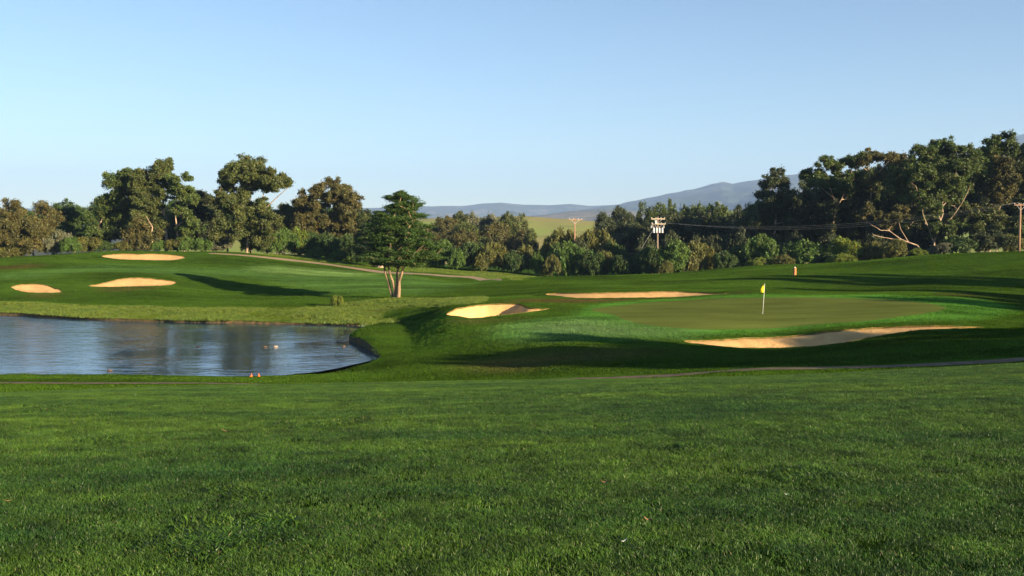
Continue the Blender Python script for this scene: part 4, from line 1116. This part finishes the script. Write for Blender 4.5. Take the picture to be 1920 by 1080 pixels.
def scatter(name, label, protos, P, rotz, scl, kind='stuff', tilt=None, tints=None):
    """a cloud of points that carries one of the patches on each point"""
    coll = bpy.data.collections.new(name + '_patches')
    for m in protos:
        coll.objects.link(bpy.data.objects.new(m.name, m))
    me = bpy.data.meshes.new(name)
    me.vertices.add(len(P)); me.vertices.foreach_set('co', np.asarray(P, np.float32).ravel())
    rot = np.zeros((len(P), 3), np.float32); rot[:, 2] = rotz
    if tilt is not None: rot[:, :2] = tilt
    at = me.attributes.new('rot', 'FLOAT_VECTOR', 'POINT'); at.data.foreach_set('vector', rot.ravel())
    at = me.attributes.new('scl', 'FLOAT', 'POINT'); at.data.foreach_set('value', np.asarray(scl, np.float32))
    at = me.attributes.new('pick', 'INT', 'POINT'); at.data.foreach_set('value', rng.integers(0, len(protos), len(P)).astype(np.int32))
    if tints is not None:
        at = me.attributes.new('turf', 'FLOAT_VECTOR', 'POINT'); at.data.foreach_set('vector', np.asarray(tints, np.float32).ravel())
    o = obj(name, me)
    ng = bpy.data.node_groups.new(name, 'GeometryNodeTree')
    ng.interface.new_socket('Geometry', in_out='INPUT', socket_type='NodeSocketGeometry')
    ng.interface.new_socket('Geometry', in_out='OUTPUT', socket_type='NodeSocketGeometry')
    gi = ng.nodes.new('NodeGroupInput'); go = ng.nodes.new('NodeGroupOutput')
    ci = ng.nodes.new('GeometryNodeCollectionInfo'); ci.inputs['Collection'].default_value = coll; ci.inputs['Separate Children'].default_value = True
    ip = ng.nodes.new('GeometryNodeInstanceOnPoints'); ip.inputs['Pick Instance'].default_value = True
    def na(nm, dt):
        n = ng.nodes.new('GeometryNodeInputNamedAttribute'); n.data_type = dt; n.inputs['Name'].default_value = nm; return n.outputs['Attribute']
    e2r = ng.nodes.new('FunctionNodeEulerToRotation')
    lk = ng.links.new
    lk(gi.outputs[0], ip.inputs['Points']); lk(ci.outputs[0], ip.inputs['Instance'])
    lk(na('pick', 'INT'), ip.inputs['Instance Index'])
    lk(na('rot', 'FLOAT_VECTOR'), e2r.inputs[0]); lk(e2r.outputs[0], ip.inputs['Rotation'])
    lk(na('scl', 'FLOAT'), ip.inputs['Scale']); lk(ip.outputs[0], go.inputs[0])
    md = o.modifiers.new('grass', 'NODES'); md.node_group = ng
    tag(o, label, 'grass', kind=kind)
    return o


M_BLADE = mat_grass_blades('lawn blades', (0.020, 0.078, 0.009), (0.070, 0.152, 0.010), (0.36, 0.31, 0.16), patch=0.8, bands=True)  # lightened dry-blade colour also stands in for dew sparkle on a few blades
M_WEEDB = mat_grass_blades('rough grass blades', (0.085, 0.165, 0.014), (0.14, 0.195, 0.019), (0.26, 0.20, 0.06), patch=0.7)
lawn = [mesh('lawn_patch', *grass_patch(400 + i, 960, 0.24, 0.025, 0.0036, 1.1, 0.012, 0.5), False, [M_BLADE]) for i in range(6)]
pp = []
y = 3.4
while y < 33:
    st = 0.26 if y < 14 else 0.30
    hw = 0.60 * y + 2.0
    n = int(2 * hw / st)
    xs = np.linspace(-hw, hw, n) + rng.normal(0, 0.06, n); pp.append(np.c_[xs, np.full(n, y) + rng.normal(0, 0.06, n)])
    y += st
pp = np.vstack(pp)
pz = height(pp[:, 0], pp[:, 1])
e = 0.3
tx = np.arctan((height(pp[:, 0], pp[:, 1] + e) - pz) / e); ty = -np.arctan((height(pp[:, 0] + e, pp[:, 1]) - pz) / e)
clmp = 1 + 0.28 * fbm(pp[:, 0] * 1.3, pp[:, 1] * 1.3, 3, 17)
scatter('lawn_grass', 'mown green grass of the near lawn', lawn, np.c_[pp, pz], rng.uniform(0, 0.6, len(pp)), np.clip(0.6 + 0.4 * clmp, 0.88, 1.3), tilt=np.c_[tx, ty])

rough = [mesh('rough_patch', *grass_patch(420 + i, 130, 0.5, 0.15, 0.020, 0.5, 0.06), False, [M_WEEDB]) for i in range(5)]


def fill(poly, step, seed, keep=1.0):
    r = np.random.default_rng(seed); lo, hi = poly.min(0), poly.max(0)
    n = int((hi[0] - lo[0]) * (hi[1] - lo[1]) / step ** 2)
    q = r.uniform(lo, hi, (n, 2)); q = q[inside(poly, q[:, 0], q[:, 1])]
    return q[r.uniform(size=len(q)) < keep]


_pe = POND[POND[:, 1] > 76]; _pc = POND.mean(0)
_pe = np.repeat(_pe, 2, axis=0); _pe = _pe + (0, 0.16) + rng.normal(0, 0.10, _pe.shape)
rp = np.vstack([fill(ZONES[4][0], 0.42, 1), fill(ZONES[5][0], 0.55, 2), _pe])
bad = inside(POND, rp[:, 0], rp[:, 1]) | inside(TRACK, rp[:, 0], rp[:, 1])
for b in BPOLY: bad |= inside(b, rp[:, 0], rp[:, 1])
rp = rp[~bad]
rs = np.clip(0.85 + 0.45 * fbm(rp[:, 0] * 0.6, rp[:, 1] * 0.6, 3, 23), 0.3, 1.7)
scatter('rough_grass', 'long yellow green grass on the far pond bank and track verge', rough, np.c_[rp, height(rp[:, 0], rp[:, 1])], rng.uniform(0, 6.28, len(rp)), rs)

# mown turf of the further course: short coarse blades that take the colour of the sward they stand in
def mat_sward():
    m, nt, out = mat_new('sward blades')
    a = nd(nt, 'ShaderNodeAttribute', attribute_name='turf', attribute_type='INSTANCER')
    t = nd(nt, 'ShaderNodeAttribute', attribute_name='tint')
    sep = nd(nt, 'ShaderNodeSeparateColor'); L(nt, t.outputs['Color'], sep.inputs[0])
    c = scale_col(nt, a.outputs['Vector'], sep.outputs[0])
    b = nd(nt, 'ShaderNodeBsdfDiffuse'); L(nt, c, b.inputs[0])
    tr = nd(nt, 'ShaderNodeBsdfTranslucent'); L(nt, c, tr.inputs[0])
    ms = nd(nt, 'ShaderNodeMixShader'); ms.inputs[0].default_value = 0.3
    L(nt, b.outputs[0], ms.inputs[1]); L(nt, tr.outputs[0], ms.inputs[2]); L(nt, ms.outputs[0], out.inputs[0])
    return m


sward = [mesh('sward_patch', *grass_patch(440 + i, 300, 0.8, 0.05, 0.022, 0.8, 0.0), False, [mat_sward() if i == 0 else bpy.data.materials['sward blades']]) for i in range(4)]
sp_ = []; y = 32.5
while y < 165:
    st = 0.85 if y < 60 else 1.0
    hw = 0.55 * y + 3; n = int(2 * hw / st)
    sp_.append(np.c_[np.linspace(-hw, hw, n) + rng.normal(0, 0.2, n), np.full(n, y) + rng.normal(0, 0.2, n)]); y += st
sp_ = np.vstack(sp_)
bad = np.zeros(len(sp_), bool)
for nm, p in REG:
    k = inside(p, sp_[:, 0], sp_[:, 1]); bad |= k
    nr = np.nonzero(~bad & (sp_[:, 0] > p[:, 0].min() - 1) & (sp_[:, 0] < p[:, 0].max() + 1) & (sp_[:, 1] > p[:, 1].min() - 1) & (sp_[:, 1] < p[:, 1].max() + 1))[0]
    if len(nr): bad[nr[edge_dist(p, sp_[nr, 0], sp_[nr, 1]) < (0.55 if nm != 'pond' else 0.4)]] = True
sp_ = sp_[~bad]
st_ = np.tile(T_BASE, (len(sp_), 1))
for p, cl, fe, stg in ZONES:
    d = edge_dist(p, sp_[:, 0], sp_[:, 1]); sd = np.where(inside(p, sp_[:, 0], sp_[:, 1]), d, -d)
    mk = (np.clip(sd / (2 * fe) + 0.5, 0, 1) * stg)[:, None]
    st_ = st_ * (1 - mk) + cl * mk
# mower passes and drawn-out wear
mow = 1 + 0.16 * np.sign(np.sin(sp_[:, 1] * 1.35 + 1.2 * np.sin(sp_[:, 0] * 0.09))) * np.clip((st_[:, 1] - 0.12) / 0.04, 0, 1)
wear = 1 + 0.22 * fbm(sp_[:, 0] * 0.16, sp_[:, 1] * 0.5, 4, 31) + rng.normal(0, 0.10, len(sp_))
st_ = st_ * np.clip(mow * wear, 0.5, 1.6)[:, None]
sz = height(sp_[:, 0], sp_[:, 1]); e = 0.4
tx = np.arctan((height(sp_[:, 0], sp_[:, 1] + e) - sz) / e); ty = -np.arctan((height(sp_[:, 0] + e, sp_[:, 1]) - sz) / e)
scatter('mown_turf', 'short mown turf of slopes and fairways beyond the near lawn', sward, np.c_[sp_, sz], rng.uniform(0, 0.6, len(sp_)), np.ones(len(sp_)), tilt=np.c_[tx, ty], tints=st_)

# pale clover and weed patches in the near lawn
M_CLOVER = mat_grass_blades('clover', (0.034, 0.095, 0.009), (0.060, 0.122, 0.010), patch=0.6)
clov = [mesh('clover_patch', *grass_patch(460 + i, 380, 0.17, 0.030, 0.009, 1.4, 0.02, 0.5), False, [M_CLOVER]) for i in range(3)]
cp = []
for (px, py, rr, n) in [(395, 1020, 0.30, 16), (460, 935, 0.16, 4), (520, 985, 0.15, 3), (212, 832, 0.3, 7), (650, 800, 0.5, 8), (1290, 850, 0.3, 5), (1560, 905, 0.3, 5), (100, 770, 0.5, 6)]:
    x, y = hit(px, py, 3.5, 30)
    cp.append(np.c_[x + rng.normal(0, rr * 0.6, n), y + rng.normal(0, rr * 0.6, n)])
cp = np.vstack(cp)
scatter('clover', 'paler clover and weed patches in the near lawn', clov, np.c_[cp, height(cp[:, 0], cp[:, 1]) + 0.012], rng.uniform(0, 6.28, len(cp)), rng.uniform(0.7, 1.2, len(cp)))

# ------------------------------------------------------------------ things on the course
def ground_at(px, py, ymin=30.0):
    x, y = hit(px, py, ymin); return Vector((x, y, float(height(x, y))))


M_YEL = mat_leaf('yellow flag cloth', (0.85, 0.68, 0.02), trans=0.3, rough=0.7)
g = ground_at(1430, 588, 60)
root = empty('flagstick', g); tag(root, 'yellow flag on a white pole in the putting green', 'flag')
mb = MB(); mb.tube([(0, 0, -0.05), (0.06, 0, 1.0), (0.115, 0, 2.14)], [0.016, 0.014, 0.011], 8); mb.build('pole', M_WHITE, root, True)
mb = MB(); mb.lathe([(0.054, 0), (0.054, 0.006)], (0, 0, 0)); mb.build('hole_cup', M_WHITE, root)
V = []; F = []
nx, nz = 7, 9
for j in range(nz):
    for i in range(nx):
        u_, v_ = i / (nx - 1), j / (nz - 1)
        wdt = 0.30 * (0.25 + 0.75 * math.sin(math.pi * min(1, v_ * 0.62 + 0.05)))
        V.append((0.112 - 0.055 * v_ * 0.4 - u_ * wdt, 0.05 * math.sin(u_ * 5.5 + v_ * 2), 2.12 - 0.62 * v_ - 0.12 * u_ * (1 - v_)))
for j in range(nz - 1):
    for i in range(nx - 1):
        a = j * nx + i; F.append((a, a + 1, a + nx + 1, a + nx))
m = mesh('flag', V, F, np.ones((len(V), 3)), True, [M_YEL]); obj('flag', m, root)

# brick-red tee marker post
M_POST = mat_noisy('orange cedar', (0.36, 0.13, 0.045), (0.50, 0.21, 0.08), 5, 0.8, 0.01, (2, 2, 0.5))
g = ground_at(1490, 516, 95)
root = empty('marker_post', g); tag(root, 'orange wooden marker post on the rise behind the green', 'post'); root.rotation_euler = (0, 0, 0.5)
mb = MB(); mb.box((0, 0, 0.38), (0.26, 0.26, 0.86)); mb.build('post', M_POST, root)
mb = MB(); mb.box((0, 0, 0.825), (0.29, 0.29, 0.03)); mb.build('cap', M_POST, root)
mb = MB(); mb.lathe([(0.09, 0.84), (0.09, 0.90), (0.05, 0.93)], (0, 0, 0)); mb.build('knob', M_WHITE, root)

# utility poles
def utility_pole(label, px, Y, top, arms, lean=0.0, az=0.0, extra=None, rad=0.14, wood=M_WOOD):
    x = U(px) * Y; gz = float(height(x, Y)); s = Y / FPX
    root = empty('utility_pole', (x, Y, gz)); tag(root, label, 'pole', 'utility poles'); root.rotation_euler = (0, lean, az)
    H = W(top) * Y - gz
    mb = MB(); mb.tube([(0, 0, -0.4), (0, 0, H * 0.5), (0, 0, H)], [rad * 1.15, rad, rad * 0.8], 12); mb.build('post', wood, root, True)
    ends = []
    for (py, l, r_) in arms:
        z = W(py) * Y - gz; c = ((l + r_) / 2 - px) * s; wd = (r_ - l) * s
        mb = MB(); mb.box((c, -rad - 0.03, z), (wd, 0.11, 0.12)); arm = mb.build('crossarm', M_CREAM if wood is M_WOODG else M_WOOD, root)
        mb = MB(); mb.tube([(c - wd * 0.3, -rad - 0.03, z - 0.05), (0, -rad * 0.9, z - 0.7)], 0.02, 5); mb.tube([(c + wd * 0.3, -rad - 0.03, z - 0.05), (0, -rad * 0.9, z - 0.7)], 0.02, 5); mb.build('brace', M_GREYM, root)
        for t in (-0.47, -0.16 if wd > 1.6 else -0.3, 0.2, 0.47):
            mb = MB(); mb.lathe([(0.015, 0.08), (0.015, 0.12), (0.045, 0.13), (0.05, 0.18), (0.03, 0.23), (0.0, 0.24)], (c + t * wd, -rad - 0.03, z), 8); mb.build('insulator', M_WHITE, arm, True)
            ends.append(Vector((x, Y, gz)) + Vector((c + t * wd, -rad - 0.03, z + 0.31)))
    if extra: extra(root, H, s, gz)
    return root, ends


def transformers(root, H, s, gz):
    zt = W(430.5) * 150 - gz
    for k, dx in enumerate((-0.62, -0.2, 0.22, 0.66)):
        mb = MB(); mb.lathe([(0.13, -0.5), (0.145, -0.46), (0.145, 0.22), (0.11, 0.27), (0.03, 0.28), (0.03, 0.42), (0.0, 0.43)], (dx, -0.3, zt), 10)
        mb.build('transformer', M_GREYM, root, True)
    mb = MB(); mb.box((0, -0.17, zt - 0.42), (1.7, 0.1, 0.1)); mb.build('bracket', M_GREYM, root)
    mb = MB(); mb.box((-0.3, -0.3, W(416.5) * 150 - gz), (0.28, 0.22, 0.5)); mb.build('switch_box', M_GREYM, root)
    for dx in (-1.0, -0.75, 0.9):
        mb = MB(); mb.lathe([(0.035, -0.42), (0.05, -0.36), (0.03, -0.1), (0.05, 0.0)], (dx, -0.2, W(422.5) * 150 - gz), 7); mb.build('cutout', M_WHITE, root)


P1, E1 = utility_pole('weathered pole with two crossarms and grey transformers', 1233, 150, 406.5, [(410.5, 1220.5, 1246.5), (420, 1221.5, 1247.5)], extra=transformers, wood=M_WOODG)
P2, E2 = utility_pole('plain brown pole with one oblique crossarm among rusty shrubs', 1078.5, 168, 408.5, [(412, 1067, 1093)], lean=-0.012, az=0.25)
P3, E3 = utility_pole('pole with a crossarm at the right edge under the eucalyptus', 1912, 127, 381, [(384.5, 1899, 1925)])
M_WIRE = mat_plain('dull aluminium wire', (0.30, 0.30, 0.30), 0.5)


def wire(label, a, b, sag, rad=0.007, n=22):
    a = Vector(a); b = Vector(b)
    pts = [a.lerp(b, t / n) - Vector((0, 0, sag * 4 * (t / n) * (1 - t / n))) for t in range(n + 1)]
    mb = MB(); mb.tube([p - pts[0] for p in pts], rad, 5)
    tag(mb.build('power_line', M_WIRE, None, True, pts[0]), label, 'wire', 'overhead wires')


for k, (i, j) in enumerate(((4, 0), (5, 1), (7, 3))):
    wire('%s overhead wire from left between transformer pole and right pole' % ('first', 'second', 'third')[k], E1[i], E3[j], 1.7 + 0.2 * k)
wire('overhead wire between the plain pole and the transformer pole', E2[2], E1[0], 0.7, 0.006)
gy = float(height(U(1203) * 147, 147))
wire('slanting guy wire down to the left of the transformer pole', Vector((U(1229) * 150, 150, W(423) * 150)), Vector((U(1203) * 147, 147, W(466) * 147)), 0.02, 0.014)

# water birds
M_BIRD = mat_noisy('dark slate plumage', (0.012, 0.013, 0.016), (0.04, 0.036, 0.032), 20, 0.6, 0.0)
M_FLANK = mat_noisy('pale flank plumage', (0.42, 0.30, 0.20), (0.60, 0.46, 0.34), 15, 0.7, 0.0)
M_BROWN = mat_noisy('brown plumage', (0.10, 0.065, 0.04), (0.17, 0.11, 0.07), 15, 0.7, 0.0)
M_BILL = mat_plain('bill', (0.5, 0.42, 0.30), 0.5)


def bird(label, px, py, size, body_m, face=-1, az=0.0):
    x, y = plane_pt(px, py, POND_Z)
    root = empty('duck', (x, y, POND_Z)); tag(root, label, 'duck', 'ducks on the pond'); root.rotation_euler = (0, 0, az); root.scale = (size * face, size, size)
    # body: a boat-shaped loft along x with the neck and head on its front end
    rows = [(-0.50, 0.03, 0.015, 0.17), (-0.42, 0.07, 0.05, 0.14), (-0.25, 0.15, 0.11, 0.10), (0.0, 0.19, 0.15, 0.09), (0.2, 0.17, 0.14, 0.09), (0.32, 0.11, 0.11, 0.11), (0.38, 0.05, 0.07, 0.14)]
    V = []; F = []; n = 10
    for (a, ry, rz, cz) in rows:
        for k in range(n):
            t = 2 * math.pi * k / n; V.append((a, ry * math.cos(t), cz + rz * math.sin(t)))
    for i in range(len(rows) - 1):
        for k in range(n):
            k2 = (k + 1) % n; F.append((i * n + k, i * n + k2, (i + 1) * n + k2, (i + 1) * n + k))
    obj('body', mesh('body', V, F, None, True, [body_m]), root)
    mb = MB(); mb.tube([(0.27, 0, 0.12), (0.33, 0, 0.24), (0.36, 0, 0.34), (0.40, 0, 0.42), (0.45, 0, 0.44), (0.49, 0, 0.42)], [0.09, 0.062, 0.055, 0.085, 0.075, 0.03], 9)
    hd = mb.build('head', M_BIRD, root, True)
    mb = MB(); mb.tube([(0.47, 0, 0.42), (0.56, 0, 0.40)], [0.028, 0.012], 6); mb.build('bill', M_BILL, hd, True)


bird('dark brown backed duck alone near the close pond edge', 206, 695.5, 0.36, M_BROWN, -1)
bird('small dark duck swimming left in mid pond', 373, 651, 0.36, M_BIRD, -1, 0.4)
bird('dark headed duck left of the pale flanked pair partner', 497, 651, 0.36, M_BROWN, -1)
bird('pale flanked duck with dark head right of its partner', 517, 650.5, 0.36, M_FLANK, -1)
bird('brown duck in the ripples near the steep right bank', 645, 650, 0.36, M_BROWN, 1, 1.2)
M_ORANGE = mat_plain('orange plastic', (0.85, 0.16, 0.02), 0.5)
for (px, lab, tl) in ((471, 'narrow orange cone at the water edge, left of two', 0.12), (485.5, 'wider orange cone at the water edge, right of two', -0.1)):
    x, y = plane_pt(px, 703.5, -7.93); z = float(height(x, y))
    root = empty('marker_cone', (x, y, z)); tag(root, lab, 'cone', 'orange cones at the water edge'); root.rotation_euler = (0, tl, 0)
    mb = MB(); mb.lathe([(0.06, 0.02), (0.045, 0.06), (0.014, 0.17), (0.0, 0.175)], (0, 0, 0), 12); mb.build('cone', M_ORANGE, root, True)
    mb = MB(); mb.box((0, 0, 0.01), (0.15, 0.15, 0.02)); mb.build('base', M_ORANGE, root)
x, y = plane_pt(678, 611.3, POND_Z)
root = empty('bottle', (x, y - 0.2, POND_Z + 0.02)); tag(root, 'small white plastic bottle lying at the far pond edge', 'bottle'); root.rotation_euler = (0, math.pi / 2 - 0.1, 0.3)
mb = MB(); mb.lathe([(0.10, 0), (0.115, 0.03), (0.115, 0.32), (0.05, 0.42), (0.04, 0.45)], (0, 0, 0)); mb.build('body', M_WHITE, root, True)
mb = MB(); mb.lathe([(0.05, 0.45), (0.05, 0.50)], (0, 0, 0)); mb.build('cap', M_GREYM, root)

# perched bird on the cypress
Y = 98.5
root = empty('perched_bird', (U(751) * Y, Y, W(361.5) * Y)); tag(root, 'small brown bird perched on the very top of the cypress', 'bird')
mb = MB(); mb.tube([(0, 0.03, -0.14), (0, 0.02, -0.02), (0, 0, 0.06), (0, -0.01, 0.15), (0, -0.015, 0.20), (0, -0.02, 0.25), (0, -0.02, 0.30)], [0.02, 0.04, 0.075, 0.075, 0.05, 0.05, 0.015], 9); bd = mb.build('body', M_FLANK, root, True)
mb = MB(); mb.tube([(0, -0.06, 0.25), (0, -0.10, 0.235)], [0.016, 0.004], 6); mb.build('beak', M_BILL, bd)
mb = MB(); mb.tube([(0.0, 0, -0.7), (0, 0, -0.05)], 0.012, 5); mb.build('twig', M_BARK_C, root)

# white tank on the far field
Y = 815; zz = -24.5 + (W(413) * 820 + 24.5)
x = U(1119) * Y
root = empty('water_tank', (x, Y - 3, W(413.5) * Y - 0.6)); tag(root, 'tiny white water tank on the far grass hill', 'tank')
mb = MB(); mb.lathe([(1.25, -1), (1.25, 2.0)], (0, 0, 0), 18); mb.build('wall', M_WHITE, root, True)
mb = MB(); mb.lathe([(1.3, 2.0), (0.2, 2.45), (0, 2.46)], (0, 0, 0), 18); mb.build('roof', M_GREYM, root)

# litter on the near lawn
M_DRY = mat_noisy('dry leaf', (0.12, 0.07, 0.03), (0.22, 0.13, 0.06), 30, 0.8, 0.0)
def litter(name, label, cat, px, py, ln, wd, mt, az, bend=0.25):
    x, y = hit(px, py, 3.5, 30); z = float(height(x, y)) + 0.045
    V = []; F = []; n = 8
    for i in range(n + 1):
        t = i / n; w_ = wd * math.sin(math.pi * min(1, 0.08 + t * 0.9)) ** 0.7
        for k in (-1, 0, 1): V.append(((t - 0.5) * ln, k * w_ / 2, bend * ln * (2 * t - 1) ** 2 + 0.15 * wd * abs(k)))
    for i in range(n):
        for k in (0, 1): a = i * 3 + k; F.append((a, a + 1, a + 4, a + 3))
    o = obj(name, mesh(name, V, F, None, True, [mt]), None, (x, y, z)); o.rotation_euler = (0.15, 0.1, az)
    tag(o, label, cat)


litter('feather', 'curved white feather lying on the near lawn', 'feather', 1168, 1032, 0.05, 0.010, M_WHITE, 0.5, 0.35)
litter('fallen_leaf', 'reddish dead leaf on the lawn right of centre', 'leaf', 1133, 918, 0.07, 0.025, M_DRY, 0.2)
litter('fallen_leaf', 'rusty dead leaf above right of the white feather', 'leaf', 1216, 994, 0.06, 0.022, M_DRY, -0.3)
litter('fallen_leaf', 'thin tan leaf at the left of the near lawn', 'leaf', 424, 818, 0.09, 0.022, M_DRY, 0.1)
litter('fallen_leaf', 'small tan leaf at the left edge of the lawn', 'leaf', 16, 956, 0.06, 0.018, M_DRY, 0.6)
litter('feather', 'tiny white fluff on the lawn at right', 'feather', 1474, 940, 0.025, 0.01, M_WHITE, 0.2, 0.2)
